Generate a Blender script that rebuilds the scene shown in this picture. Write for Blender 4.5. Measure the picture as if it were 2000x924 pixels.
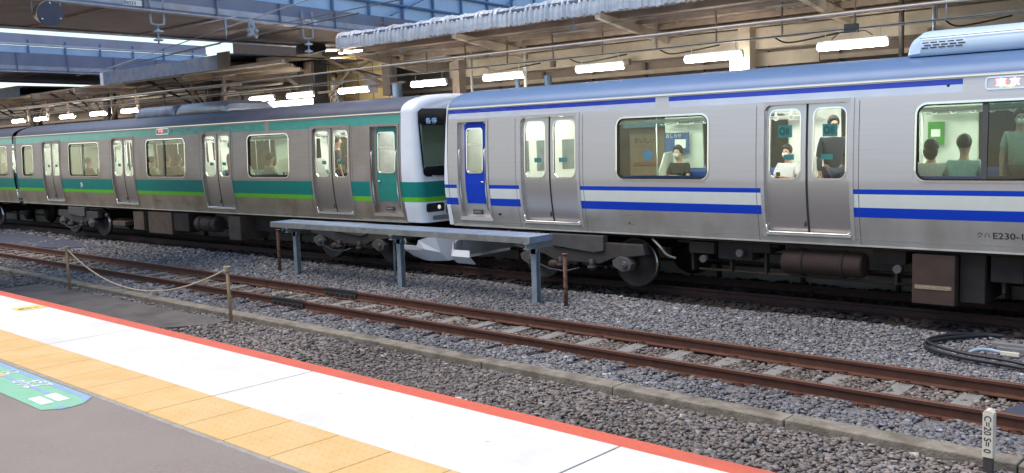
import bpy, math, random
import numpy as np
from mathutils import Vector, Matrix
random.seed(7); rng = np.random.default_rng(11)
for o in list(bpy.data.objects): bpy.data.objects.remove(o)
SC = bpy.context.scene; COL = SC.collection; R = math.radians

# ------------------------------------------------------------ camera, sky, sun, exposure
cd = bpy.data.cameras.new('camera'); cam = bpy.data.objects.new('camera', cd); COL.objects.link(cam)
cd.sensor_width = 36; cd.sensor_fit = 'HORIZONTAL'; cd.lens = 1829.14/2000*36; cd.clip_end = 3000; cd.clip_start = .05
rx = Vector((0.74869845, 0.66206351, -0.0335043)); uy = Vector((-0.04493947, 0.10111517, 0.99385923)); vz = -Vector((-0.66138572, 0.7425952, -0.10545755))
cam.matrix_world = Matrix(((rx.x,uy.x,vz.x,0),(rx.y,uy.y,vz.y,0),(rx.z,uy.z,vz.z,2.6816),(0,0,0,1)))
SC.camera = cam
w = bpy.data.worlds.new('World'); SC.world = w; w.use_nodes = True
nt = w.node_tree; bg = nt.nodes['Background']; sky = nt.nodes.new('ShaderNodeTexSky')
sky.sky_type = 'NISHITA'; sky.sun_disc = False; SUN_EL, SUN_AZ = 64, 225
sky.sun_elevation = R(SUN_EL); sky.sun_rotation = R(SUN_AZ); sky.air_density = 1.2; sky.dust_density = .6; sky.ozone_density = 1.5
nt.links.new(sky.outputs[0], bg.inputs[0]); bg.inputs[1].default_value = .115
sl = bpy.data.lights.new('sun', 'SUN'); so = bpy.data.objects.new('sun', sl); COL.objects.link(so)
sl.energy = 1.9; sl.angle = R(50); sl.color = (1, .86, .70)
# nishita azimuth: 0 = +Y, clockwise seen from above
sd = Vector((math.sin(R(SUN_AZ))*math.cos(R(SUN_EL)), math.cos(R(SUN_AZ))*math.cos(R(SUN_EL)), math.sin(R(SUN_EL))))
so.rotation_euler = sd.to_track_quat('Z', 'Y').to_euler(); so.location = sd*50
SC.view_settings.view_transform = 'Standard'; SC.view_settings.look = 'None'; SC.view_settings.gamma = 1
SC.view_settings.use_curve_mapping = False; SC.view_settings.exposure = 0.88
try:
    SC.cycles.max_bounces = 7; SC.cycles.transparent_max_bounces = 16; SC.cycles.use_denoising = True
    SC.cycles.sample_clamp_indirect = 8
except Exception: pass

# ------------------------------------------------------------ materials
def newmat(name):
    m = bpy.data.materials.new(name); m.use_nodes = True
    return m, m.node_tree, m.node_tree.nodes['Principled BSDF']
def mat(name, col, rough=.6, metal=0, var=.12, scale=6, bump=0, bscale=40, stretch=None, spec=None, dirt=None, dscale=1.5, emis=None, estr=0):
    """plain coloured surface with soft noise variation, optional dirt colour and bump"""
    m, t, b = newmat(name); N = t.nodes.new; L = t.links.new
    b.inputs['Roughness'].default_value = rough; b.inputs['Metallic'].default_value = metal
    if spec is not None: b.inputs['Specular IOR Level'].default_value = spec
    tc = N('ShaderNodeTexCoord'); mp = N('ShaderNodeMapping'); L(tc.outputs['Object'], mp.inputs[0])
    if stretch: mp.inputs['Scale'].default_value = stretch
    n = N('ShaderNodeTexNoise'); n.inputs['Scale'].default_value = scale; n.inputs['Detail'].default_value = 5; L(mp.outputs[0], n.inputs[0])
    cr = N('ShaderNodeMapRange'); cr.inputs[1].default_value = .3; cr.inputs[2].default_value = .7
    cr.inputs[3].default_value = 1-var; cr.inputs[4].default_value = 1+var; L(n.outputs[0], cr.inputs[0])
    mul = N('ShaderNodeMix'); mul.data_type = 'RGBA'; mul.blend_type = 'MULTIPLY'; mul.inputs[0].default_value = 1
    mul.inputs[6].default_value = (*col, 1); L(cr.outputs[0], mul.inputs[7]); out = mul.outputs[2]
    if dirt:
        dn = N('ShaderNodeTexNoise'); dn.inputs['Scale'].default_value = dscale; dn.inputs['Detail'].default_value = 8; L(tc.outputs['Object'], dn.inputs[0])
        dr = N('ShaderNodeMapRange'); dr.inputs[1].default_value = .48; dr.inputs[2].default_value = .68; dr.inputs[4].default_value = dirt[1]; L(dn.outputs[0], dr.inputs[0])
        mx = N('ShaderNodeMix'); mx.data_type = 'RGBA'; L(dr.outputs[0], mx.inputs[0]); L(out, mx.inputs[6]); mx.inputs[7].default_value = (*dirt[0], 1); out = mx.outputs[2]
    L(out, b.inputs['Base Color'])
    if bump:
        bn = N('ShaderNodeTexNoise'); bn.inputs['Scale'].default_value = bscale; bn.inputs['Detail'].default_value = 4; L(mp.outputs[0], bn.inputs[0])
        bb = N('ShaderNodeBump'); bb.inputs['Strength'].default_value = bump; bb.inputs['Distance'].default_value = .02; L(bn.outputs[0], bb.inputs['Height']); L(bb.outputs[0], b.inputs['Normal'])
    if emis: b.inputs['Emission Color'].default_value = (*emis, 1); b.inputs['Emission Strength'].default_value = estr
    return m
def emat(name, col, s):
    m, t, b = newmat(name); b.inputs['Base Color'].default_value = (.8,.8,.8,1)
    b.inputs['Emission Color'].default_value = (*col,1); b.inputs['Emission Strength'].default_value = s; return m
def glass(name, tint, refl=1.0):
    m = bpy.data.materials.new(name); m.use_nodes = True; t = m.node_tree; t.nodes.clear(); N = t.nodes.new; L = t.links.new
    o = N('ShaderNodeOutputMaterial'); mx = N('ShaderNodeMixShader'); tr = N('ShaderNodeBsdfTransparent'); gl = N('ShaderNodeBsdfGlossy')
    lw = N('ShaderNodeLayerWeight'); pw = N('ShaderNodeMath'); pw.operation = 'POWER'; pw.inputs[1].default_value = 4; fr = N('ShaderNodeMath'); fr.operation = 'MULTIPLY_ADD'; fr.inputs[1].default_value = .9; fr.inputs[2].default_value = .05; L(lw.outputs['Facing'], pw.inputs[0]); L(pw.outputs[0], fr.inputs[0]); mu = N('ShaderNodeMath'); mu.operation = 'MULTIPLY'; mu.inputs[1].default_value = refl
    tr.inputs[0].default_value = (*tint,1); gl.inputs['Roughness'].default_value = .02
    L(fr.outputs[0], mu.inputs[0]); L(mu.outputs[0], mx.inputs[0]); L(tr.outputs[0], mx.inputs[1]); L(gl.outputs[0], mx.inputs[2]); L(mx.outputs[0], o.inputs[0])
    return m
M = {}
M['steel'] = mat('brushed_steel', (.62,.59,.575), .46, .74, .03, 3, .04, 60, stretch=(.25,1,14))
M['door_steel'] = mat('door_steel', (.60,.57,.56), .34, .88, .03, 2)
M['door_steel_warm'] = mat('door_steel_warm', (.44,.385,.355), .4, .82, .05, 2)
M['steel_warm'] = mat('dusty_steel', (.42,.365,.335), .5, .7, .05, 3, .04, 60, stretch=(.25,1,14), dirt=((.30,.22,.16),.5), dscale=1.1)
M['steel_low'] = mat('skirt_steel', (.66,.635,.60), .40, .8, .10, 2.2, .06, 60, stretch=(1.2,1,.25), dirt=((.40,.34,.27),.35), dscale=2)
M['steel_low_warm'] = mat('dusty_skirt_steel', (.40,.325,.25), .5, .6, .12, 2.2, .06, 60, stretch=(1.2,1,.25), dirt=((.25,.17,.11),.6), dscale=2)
M['chrome'] = mat('bright_trim', (.80,.79,.78), .2, 1, .03)
M['trim_dark'] = mat('dark_frame', (.10,.095,.09), .5, .4, .05)
M['blue'] = mat('stripe_blue', (.004,.048,.50), .45, 0, .03, spec=.25)
M['cream'] = mat('stripe_cream', (.70,.72,.66), .4, 0, .03)
M['teal'] = mat('stripe_teal', (.006,.215,.185), .45, 0, .05, spec=.25)
M['teal_band'] = mat('band_teal', (.06,.33,.27), .15, .0, .10, 2, .35, 6)
M['lime'] = mat('stripe_lime', (.14,.52,.02), .4, 0, .04)
M['bandwhite'] = mat('band_white', (.62,.66,.74), .18, .2, .06, 2, .3, 7)
M['bandblue'] = mat('band_blue', (.025,.055,.50), .10, .1, .05, 2, .5, 7, stretch=(1,1,2))
M['roof_sky_tint'] = mat('roof_grey_sky_tint', (.10,.18,.335), .42, .1, .06, 2)  # grey roof; the blue of the reflected sky is mixed into its colour
M['roof_grey'] = mat('roof_dark_grey', (.075,.085,.125), .45, .1, .12, 2, dirt=((.12,.12,.14),.5))
M['ac'] = mat('ac_pale_blue', (.50,.64,.80), .4, .1, .05, 2)
M['ac3'] = mat('ac_slate', (.16,.19,.27), .4, .3, .15, 3, dirt=((.3,.32,.36),.5))
M['ac2'] = mat('ac_silver', (.36,.37,.40), .35, .5, .15, 3, dirt=((.25,.22,.2),.5))
M['frp'] = mat('nose_white', (.78,.81,.87), .22, 0, .02, 2, dirt=((.62,.62,.62),.3))
M['black'] = mat('black_mask', (.012,.012,.016), .25, 0, .05)
M['rubber'] = mat('rubber', (.02,.02,.02), .7)
M['under'] = mat('underframe_dark', (.022,.016,.014), .85, 0, .3, 5, dirt=((.05,.028,.018),.6))
M['underbox'] = mat('underfloor_box', (.055,.030,.022), .75, 0, .15, 5, dirt=((.03,.02,.016),.6), dscale=3)
M['tankbrown'] = mat('tank_brown',(.035,.018,.013),.8,0,.2,5,dirt=((.02,.013,.011),.6))
M['underbox2'] = mat('underfloor_box_tan', (.10,.068,.05), .75, 0, .15, 5, dirt=((.05,.032,.024),.6), dscale=3)
M['bogie'] = mat('bogie_grey', (.05,.045,.043), .7, .1, .2, 6, dirt=((.05,.035,.028),.7), dscale=4)
M['wheel'] = mat('wheel_steel', (.055,.042,.038), .6, .4, .15, 6, dirt=((.04,.025,.02),.6))
M['tyre'] = mat('wheel_tread', (.45,.43,.42), .25, 1, .05)
M['glass'] = glass('tinted_glass', (.56,.68,.58), 1.0)
M['glass_clear'] = glass('door_glass', (.84,.88,.84), .9)
M['glass_green'] = glass('green_tinted_glass', (.29,.36,.30), 1.3)
M['glass_dark'] = glass('glass_dim_reflection', (.13,.21,.18), 1.3)  # tint darkened to stand in for a dim reflection on the pane
M['wallin'] = mat('interior_cream', (.74,.78,.70), .5, 0, .03)
M['floorin'] = mat('interior_floor', (.22,.22,.22), .5)
M['seat_blue'] = mat('seat_blue', (.02,.07,.27), .9, 0, .2, 60)
M['seat_green'] = mat('seat_teal', (.03,.16,.17), .9, 0, .2, 60)
M['pole'] = mat('stanchion', (.6,.6,.58), .3, .9)
M['tube_in'] = emat('interior_lamp', (1,1,.93), 13)
M['lampwhite'] = mat('lamp_white', (.85,.83,.80), .5)
M['tube_out'] = emat('platform_lamp', (1,.93,.82), 22)
M['led_red'] = emat('led_red', (1,.03,.05), 1.6)
M['led_white'] = emat('led_white', (1,.55,.55), 1.1)
M['led_yellow'] = emat('led_yellow', (1,.85,.1), 1.2)
M['rail'] = mat('rusty_rail', (.095,.036,.020), .75, .1, .22, 8, .2, 60, dirt=((.09,.035,.02),.6), dscale=3)
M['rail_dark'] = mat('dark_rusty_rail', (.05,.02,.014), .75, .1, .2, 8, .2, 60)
M['railtop'] = mat('rail_head', (.145,.064,.040), .45, .3, .15, 5, stretch=(.3,4,1))
M['grease'] = mat('grease', (.018,.014,.013), .6, 0, .3)
M['sleeper'] = mat('concrete_sleeper', (.235,.225,.21), .85, 0, .15, 8, .3, 60, dirt=((.15,.13,.115),.7), dscale=5)
M['sleeper_dark'] = mat('dark_sleeper', (.06,.045,.04), .9, 0, .2, 8, .3, 60)  # darker brown tone for the sleepers under the train
M['kerb'] = mat('kerb_concrete', (.24,.21,.165), .9, 0, .25, 9, .7, 40, dirt=((.11,.095,.065),.9), dscale=3)
M['slab'] = mat('crossing_concrete', (.135,.12,.11), .9, 0, .15, 3, .3, 50, dirt=((.07,.062,.058),.8), dscale=1.6)
M['mat_dark'] = mat('dark_blue_panel', (.042,.050,.085), .7, 0, .15, 2)
M['asphalt'] = mat('platform_asphalt', (.275,.23,.20), .92, 0, .10, 60, .25, 220, dirt=((.315,.27,.24),.6), dscale=1.2)
M['pwhite'] = mat('platform_white', (.75,.73,.675), .8, 0, .04, 25, .12, 160, dirt=((.58,.56,.53),.45), dscale=2.2)
M['pred'] = mat('platform_red', (.66,.13,.07), .7, 0, .08, 30, .15, 160, dirt=((.50,.12,.075),.7), dscale=3)
M['pside'] = mat('platform_side', (.2,.19,.18), .9, 0, .2, 5, .3, 50)
M['joint'] = mat('joint_line', (.12,.105,.09), .9)
M['bench'] = mat('galvanised_blue_grey', (.27,.34,.48), .45, .35, .1, 5, .05, 60, dirt=((.22,.24,.26),.5), dscale=3)
M['bench_leg'] = mat('leg_paint', (.24,.28,.31), .6, .1, .15, 6, dirt=((.15,.14,.13),.5), dscale=5)
M['benchedge'] = mat('deck_edge', (.22,.22,.205), .6, .2, .2, 6, dirt=((.13,.12,.1),.6), dscale=4)
M['rust'] = mat('rust_pipe', (.12,.05,.035), .8, 0, .3, 14, .3, 80, dirt=((.33,.16,.10),.8), dscale=9)
M['wood'] = mat('wooden_post', (.42,.27,.14), .8, 0, .2, 14, .2, 50, stretch=(1,1,.2))
M['rope'] = mat('rope', (.47,.38,.26), .9, 0, .2, 80)
M['marker'] = mat('marker_paint', (.72,.66,.54), .7, 0, .05, 10, dirt=((.5,.42,.32),.3))
M['ink'] = mat('ink', (.02,.02,.022), .7)
M['cable'] = mat('black_cable', (.022,.022,.03), .5)
M['cable2'] = mat('grey_cable', (.20,.20,.20), .6)
M['girder'] = mat('girder_slate', (.21,.235,.34), .6, .1, .12, 2, dirt=((.25,.25,.31),.5), dscale=1)
M['girder_flange'] = mat('girder_flange', (.46,.47,.55), .55, .2, .15, 3, dirt=((.42,.32,.25),.6), dscale=2.4)
M['soffit'] = mat('bridge_soffit', (.30,.245,.225), .9, 0, .15, 1.5, dirt=((.22,.17,.15),.6), dscale=.8)
M['lightblue'] = mat('bridge_glass_sky_tint', (.44,.62,.88), .45, .1, .08, 1.5)  # opaque stand-in for glass, reflected sky painted as pale blue
M['mullion'] = mat('bridge_mullion', (.10,.20,.36), .5, .2)
M['lav'] = mat('bridge_lavender', (.36,.36,.46), .6, 0, .1, 1.5)
M['canopyedge'] = mat('canopy_edge', (.56,.60,.66), .5, .1, .10, 4, dirt=((.42,.44,.48),.5), dscale=3)
M['canopyedge2'] = mat('canopy_edge_slate', (.12,.15,.22), .6, .1, .2, 4, dirt=((.2,.19,.19),.5), dscale=2)
M['canopyunder'] = mat('canopy_underside', (.42,.35,.285), .8, 0, .12, 3, dirt=((.38,.30,.24),.6), dscale=1.5)
M['canopydark'] = mat('canopy_dark', (.30,.235,.19), .85, 0, .2, 3)
M['beam'] = mat('canopy_beam', (.40,.34,.26), .7, 0, .1, 3, dirt=((.28,.23,.18),.5), dscale=2)
M['beam2'] = mat('rafter_brown',(.46,.38,.30),.8,0,.1,3)
M['conduit'] = mat('conduit', (.42,.39,.35), .5, .3)
M['wallfar'] = mat('opposite_wall', (.21,.165,.12), .85, 0, .2, 1.2, dirt=((.12,.09,.07),.8), dscale=.5)
M['yellow'] = mat('stair_wall_yellow', (.72,.55,.26), .7, 0, .06, 2, emis=(1,.80,.42), estr=0)
M['darkcol'] = mat('dark_column', (.035,.03,.03), .8)
M['darkbrown'] = mat('dark_brown_panel', (.06,.045,.038), .8)
M['browncol'] = mat('brown_column', (.16,.12,.095), .8)
M['bluepost'] = mat('blue_grey_post', (.14,.22,.34), .5, .1, .1)
M['whitepost'] = mat('white_post', (.5,.48,.44), .6)
M['insul'] = mat('porcelain', (.5,.6,.75), .25)
M['galv'] = mat('galvanised', (.36,.40,.46), .45, .6)
M['floodbody'] = mat('flood_lamp_body', (.5,.46,.42), .25, .9)
M['floodface'] = mat('flood_lamp_face', (.07,.08,.13), .4, .1)
M['skin'] = mat('skin', (.50,.31,.22), .6, 0, .04)
M['hair'] = mat('hair', (.018,.013,.012), .5, 0, .3, 60)
M['hairgrey'] = mat('hair_grey', (.25,.24,.22), .6, 0, .2, 60)
M['mask'] = mat('face_mask', (.78,.80,.80), .8)
M['w_far'] = mat('platform_wall_pale', (.33,.30,.28), .9, 0, .1, 3, dirt=((.2,.17,.15),.6))
def fab(c): 
    k = 'fab%.3f_%.3f_%.3f' % c
    if k not in M: M[k] = mat('fabric', c, .9, 0, .1, 20)
    return M[k]
# tactile paving: yellow tiles with raised dots and joints
def tact():
    m, t, b = newmat('tactile_yellow'); N = t.nodes.new; L = t.links.new
    tc = N('ShaderNodeTexCoord'); sx = N('ShaderNodeSeparateXYZ'); L(tc.outputs['Object'], sx.inputs[0])
    n = N('ShaderNodeTexNoise'); n.inputs['Scale'].default_value = 5; n.inputs['Detail'].default_value = 8; L(tc.outputs['Object'], n.inputs[0])
    cr = N('ShaderNodeValToRGB'); cr.color_ramp.elements[0].position = .35; cr.color_ramp.elements[1].position = .7
    cr.color_ramp.elements[0].color = (.70,.455,.18,1); cr.color_ramp.elements[1].color = (.74,.51,.24,1); L(n.outputs[0], cr.inputs[0])
    # per tile tone
    fl = N('ShaderNodeMath'); fl.operation = 'DIVIDE'; fl.inputs[1].default_value = .44; L(sx.outputs[0], fl.inputs[0])
    f2 = N('ShaderNodeMath'); f2.operation = 'FLOOR'; L(fl.outputs[0], f2.inputs[0])
    wn = N('ShaderNodeTexWhiteNoise'); wn.noise_dimensions = '1D'; L(f2.outputs[0], wn.inputs['W'])
    mr = N('ShaderNodeMapRange'); mr.inputs[3].default_value = .975; mr.inputs[4].default_value = 1.02; L(wn.outputs[0], mr.inputs[0])
    mu = N('ShaderNodeMix'); mu.data_type = 'RGBA'; mu.blend_type = 'MULTIPLY'; mu.inputs[0].default_value = 1; L(cr.outputs[0], mu.inputs[6]); L(mr.outputs[0], mu.inputs[7])
    L(mu.outputs[2], b.inputs['Base Color']); b.inputs['Roughness'].default_value = .8
    hs = []
    for ax in (0,1):
        a = N('ShaderNodeMath'); a.operation = 'MULTIPLY'; a.inputs[1].default_value = 2*math.pi/.0587; L(sx.outputs[ax], a.inputs[0])
        c = N('ShaderNodeMath'); c.operation = 'COSINE'; L(a.outputs[0], c.inputs[0]); hs.append(c)
    ad = N('ShaderNodeMath'); ad.operation = 'ADD'; L(hs[0].outputs[0], ad.inputs[0]); L(hs[1].outputs[0], ad.inputs[1])
    m2 = N('ShaderNodeMapRange'); m2.inputs[1].default_value = .9; m2.inputs[2].default_value = 1.6; L(ad.outputs[0], m2.inputs[0])
    bp = N('ShaderNodeBump'); bp.inputs['Strength'].default_value = .5; bp.inputs['Distance'].default_value = .004; L(m2.outputs[0], bp.inputs['Height']); L(bp.outputs[0], b.inputs['Normal'])
    return m
M['tact'] = tact()
def gravelmat(name, base, var2):
    m, t, b = newmat(name); N = t.nodes.new; L = t.links.new
    tc = N('ShaderNodeTexCoord'); v = N('ShaderNodeTexVoronoi'); v.inputs['Scale'].default_value = 22; L(tc.outputs['Object'], v.inputs[0])
    mx = N('ShaderNodeMix'); mx.data_type = 'RGBA'; L(v.outputs['Color'], mx.inputs[0]); mx.inputs[6].default_value = (*base,1); mx.inputs[7].default_value = (*var2,1)
    mx.clamp_factor = True; L(mx.outputs[2], b.inputs['Base Color']); b.inputs['Roughness'].default_value = .95
    bp = N('ShaderNodeBump'); bp.inputs['Strength'].default_value = 1; bp.inputs['Distance'].default_value = .03; L(v.outputs['Distance'], bp.inputs['Height']); bp.invert = True; L(bp.outputs[0], b.inputs['Normal'])
    return m
M['gravel'] = gravelmat('gravel_grey', (.15,.148,.155), (.22,.215,.225))
M['gravelb'] = gravelmat('gravel_brown', (.15,.125,.11), (.21,.18,.16))
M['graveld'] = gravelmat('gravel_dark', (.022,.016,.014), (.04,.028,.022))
def stonemat():
    m, t, b = newmat('stones'); N = t.nodes.new; L = t.links.new
    a = N('ShaderNodeAttribute'); a.attribute_name = 'tone'; L(a.outputs['Color'], b.inputs['Base Color']); b.inputs['Roughness'].default_value = .9
    return m
M['stone'] = stonemat()

# ------------------------------------------------------------ helpers
DA = -0.0195                      # the near track and platform lie about 1.1 degrees off the train's line
BASE = {}
def nearw(p):
    c, s = math.cos(DA), math.sin(DA); return Vector((c*p[0]-s*p[1], s*p[0]+c*p[1], p[2] if len(p) > 2 else 0))
def tag(o, label=None, cat=None, group=None, kind=None):
    if label: o['label'] = label
    if cat: o['category'] = cat
    if group: o['group'] = group
    if kind: o['kind'] = kind
    return o
def place(o, base, near):
    BASE[o.name] = Vector(base)
    if near: o.location = nearw(base); o.rotation_euler = (0,0,DA)
    else: o.location = base
def thing(name, base, label, cat, group=None, near=False, kind=None):
    o = bpy.data.objects.new(name, None); COL.objects.link(o); o.empty_display_size = .2; place(o, base, near); return tag(o, label, cat, group, kind)
class MB:
    def __init__(s): s.v = []; s.f = []; s.m = []; s.sm = []
    def vert(s, p): s.v.append(tuple(p)); return len(s.v)-1
    def face(s, idx, m=0, smooth=False): s.f.append(tuple(idx)); s.m.append(m); s.sm.append(smooth)
    def poly(s, pts, m=0, smooth=False): s.face([s.vert(p) for p in pts], m, smooth); return s
    def box(s, x0, x1, y0, y1, z0, z1, m=0):
        i = len(s.v)
        for z in (z0,z1):
            for p in ((x0,y0),(x1,y0),(x1,y1),(x0,y1)): s.v.append((p[0],p[1],z))
        for f in ((0,3,2,1),(4,5,6,7),(0,1,5,4),(1,2,6,5),(2,3,7,6),(3,0,4,7)): s.face([i+k for k in f], m)
        return s
    def prism(s, pts, axis, a, b, m=0):
        """pts: 2D outline in the two other axes, extruded a..b along axis"""
        def P(q, t): return {0:(t,q[0],q[1]),1:(q[0],t,q[1]),2:(q[0],q[1],t)}[axis]
        n = len(pts); i = len(s.v)
        for t in (a,b):
            for q in pts: s.v.append(P(q,t))
        s.face(list(range(i+n-1,i-1,-1)), m); s.face(list(range(i+n,i+2*n)), m)
        for k in range(n): s.face((i+k, i+(k+1)%n, i+n+(k+1)%n, i+n+k), m)
        return s
    def tube(s, pts, r, n=8, m=0, cap=True, smooth=True):
        pts = [Vector(p) for p in pts]; rs = r if isinstance(r, (list,tuple)) else [r]*len(pts); rings = []
        for k, p in enumerate(pts):
            d = (pts[min(k+1,len(pts)-1)]-pts[max(k-1,0)])
            d = d.normalized() if d.length > 1e-9 else Vector((0,0,1))
            a = d.cross(Vector((0,0,1))); 
            if a.length < 1e-3: a = d.cross(Vector((1,0,0)))
            a.normalize(); b = d.cross(a).normalized()
            rings.append([s.vert(p + a*math.cos(2*math.pi*j/n)*rs[k] + b*math.sin(2*math.pi*j/n)*rs[k]) for j in range(n)])
        for k in range(len(rings)-1):
            for j in range(n): s.face((rings[k][j], rings[k][(j+1)%n], rings[k+1][(j+1)%n], rings[k+1][j]), m, smooth)
        if cap: s.face(rings[0][::-1], m); s.face(rings[-1], m)
        return s
    def ball(s, c, r, m=0, n=12, sc=(1,1,1)):
        c = Vector(c); rows = []
        for i in range(n//2+1):
            th = math.pi*i/(n//2)
            rows.append([s.vert(c+Vector((r*sc[0]*math.sin(th)*math.cos(2*math.pi*j/n), r*sc[1]*math.sin(th)*math.sin(2*math.pi*j/n), r*sc[2]*math.cos(th)))) for j in range(n)])
        for i in range(n//2):
            for j in range(n): s.face((rows[i][j], rows[i+1][j], rows[i+1][(j+1)%n], rows[i][(j+1)%n]), m, True)
        return s
    def build(s, name, mats, parent=None, base=None, near=False, bevel=0, **kw):
        if not isinstance(mats, (list,tuple)): mats = [mats]
        me = bpy.data.meshes.new(name)
        b = BASE[parent.name] if parent is not None and parent.name in BASE else Vector(base or (0,0,0))
        me.from_pydata([(x-b.x,y-b.y,z-b.z) for x,y,z in s.v], [], s.f)
        for m in mats: me.materials.append(M[m] if isinstance(m,str) else m)
        me.polygons.foreach_set('material_index', s.m); me.polygons.foreach_set('use_smooth', s.sm); me.validate(); me.update()
        o = bpy.data.objects.new(name, me); COL.objects.link(o)
        if parent is not None: o.parent = parent; BASE[o.name] = b
        else: place(o, b, near)
        if bevel:
            bm = o.modifiers.new('bevel', 'BEVEL'); bm.width = bevel; bm.segments = 2; bm.limit_method = 'ANGLE'
        return tag(o, kw.get('label'), kw.get('cat'), kw.get('group'), kw.get('kind'))
def copy_thing(root, base, near=False, label=None, group=None):
    def rec(o, par):
        c = o.copy(); COL.objects.link(c); c.parent = par
        for ch in [k for k in bpy.data.objects if k.parent == o]: rec(ch, c)
        return c
    c = rec(root, None); place(c, base, near)
    if label: c['label'] = label
    if group: c['group'] = group
    return c
def text_mesh(name, txt, size, matn, parent, fn, thick=0, align='LEFT', bold=0):
    """writing as real geometry; fn maps (x,y) of the line of text to a world point"""
    cu = bpy.data.curves.new('t', 'FONT'); cu.body = txt; cu.size = size; cu.align_x = align; cu.offset = bold; cu.resolution_u = 3
    ob = bpy.data.objects.new('t', cu); COL.objects.link(ob)
    dg = bpy.context.evaluated_depsgraph_get(); me = bpy.data.meshes.new_from_object(ob.evaluated_get(dg))
    bpy.data.objects.remove(ob)
    b = BASE[parent.name]
    for v in me.vertices: v.co = Vector(fn(v.co.x, v.co.y)) - b
    me.materials.clear(); me.materials.append(M[matn]); me.name = name
    o = bpy.data.objects.new(name, me); COL.objects.link(o); o.parent = parent; BASE[o.name] = b
    return o

# ------------------------------------------------------------ ground, ballast, platform
def quad(x0,x1,y0,y1,z): return MB().poly([(x0,y0,z),(x1,y0,z),(x1,y1,z),(x0,y1,z)])
quad(-900,900,-600,900,-.32).build('ground', 'gravelb', kind='structure')
def sheet(name, mtl, x0,x1,y0,y1,z,dz=0):
    mb = MB(); mb.poly([(x0,y0,z),(x1,y0,z),(x1,y1,z+dz),(x0,y1,z+dz)]); return mb.build(name, mtl, base=(0,0,0), near=True, kind='structure')
sheet('ballast_bed_brown', 'gravelb', -70,6,3.6,8.1,-.15)
sheet('ballast_bed_grey', 'gravel', -70,6,8.1,9.16,-.16)
sheet('ballast_bed_grey', 'gravel', -70,6,10.42,12.6,-.16)
sheet('ballast_bed_crib', 'gravelb', -70,6,9.16,10.42,-.20)
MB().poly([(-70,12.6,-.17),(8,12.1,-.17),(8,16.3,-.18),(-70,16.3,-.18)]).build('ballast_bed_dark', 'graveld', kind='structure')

# platform
PX0, PX1 = -60, 5
mb = MB(); mb.box(PX0,PX1,-12,3.84,-.3,1.096); mb.build('platform', ['asphalt'], base=(0,0,0), near=True, kind='structure')
mb = MB()
xs = [-59.9]+[x for x in np.arange(-55.56, 4.9, 2.64)]
mb = MB(); mb.box(PX0,PX1,3.70,3.885,.86,1.100); mb.build('platform_edge_red', 'pred', base=(0,0,0), near=True, kind='structure', bevel=.012)
mb = MB()
for k in range(25):
    a = -60.84+2.64*k; mb.box(a+.006, a+2.634, 2.975, 3.735, 1.08, 1.104)
mb.build('platform_white_strip', 'pwhite', base=(0,0,0), near=True, kind='structure', bevel=.004)
mb = MB()
for k in range(150):
    a = -60.84+.44*k; e = .005 if k % 6 == 0 else .0025; mb.box(a+e, a+.44-.0025, 2.53, 2.971, 1.08, 1.1055)
mb.build('tactile_strip', 'tact', base=(0,0,0), near=True, kind='structure', bevel=.003)
M['pborder'] = mat('platform_border',(.36,.33,.29),.9,0,.15,12,.2,80)
MB().box(PX0,PX1,2.497,2.529,1.06,1.101).build('platform_border','pborder',base=(0,0,0),near=True,kind='structure',bevel=.003)
sheet('platform_joint_bed', 'joint', PX0, PX1, 2.53, 3.70, 1.0985)
# cracks and scuffs on the white strip
mb = MB()
for (x,y,l,a) in [(-4.75,3.52,.09,1.2),(-4.0,3.42,.02,.2),(-3.35,3.38,.03,.6),(-6.4,3.3,.015,.3),(-3.6,3.1,.02,.4)]:
    dx, dy = math.cos(a)*l/2, math.sin(a)*l/2; nx, ny = -math.sin(a)*.002, math.cos(a)*.002
    mb.poly([(x-dx-nx,y-dy-ny,1.1052),(x+dx-nx*.3,y+dy-ny*.3,1.1052),(x+dx+nx*.3,y+dy+ny*.3,1.1052),(x-dx+nx,y-dy+ny,1.1052)])
mb.build('platform_cracks', 'joint', base=(0,0,0), near=True, kind='structure')

# floor sticker, green and blue with white writing
st = thing('floor_sign', (-6.9,2.3,1.097), 'green and blue boarding guide sticker with white writing on the grey platform', 'floor sign', near=True)
M['sg'] = mat('sign_green', (.27,.56,.36), .6, 0, .06, 12); M['sb'] = mat('sign_blue', (.30,.42,.62), .6, 0, .06, 12); M['sw'] = mat('sign_white', (.85,.86,.84), .6)
M['so'] = mat('sign_orange', (.8,.5,.25), .6)
a = 1.0995
MB().poly([(-8.0,2.15,a),(-6.02,2.15,a),(-5.93,2.24,a),(-5.93,2.30,a),(-8.0,2.30,a)]).poly([(-8.0,2.30,a),(-5.93,2.30,a),(-5.95,2.39,a),(-6.06,2.485,a),(-8.0,2.485,a)]).build('backing', 'sg', st)
mb = MB(); a = 1.1005
mb.poly([(-8,2.435,a),(-6.10,2.435,a),(-6.0,2.40,a),(-5.955,2.385,a),(-6.06,2.478,a),(-8,2.478,a)])
mb.poly([(-8,2.325,a),(-6.3,2.325,a),(-6.42,2.355,a),(-8,2.355,a)]); mb.poly([(-6.02,2.20,a),(-5.94,2.245,a),(-5.94,2.30,a),(-6.02,2.27,a)]); mb.build('blue_band', 'sb', st)
mb = MB(); a = 1.1015
mb.box(-6.36,-6.13,2.20,2.275,a-.001,a); mb.box(-6.36,-6.13,2.30,2.375,a-.001,a); mb.build('white_panel', 'sw', st)
MB().box(-7.3,-7.18,2.30,2.36,a-.001,a).build('orange_mark', 'so', st)
def flat(x0,y0,ang,z=1.102):
    return lambda x,y: (x0+x*math.cos(ang)-y*math.sin(ang), y0+x*math.sin(ang)+y*math.cos(ang), z)
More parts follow.
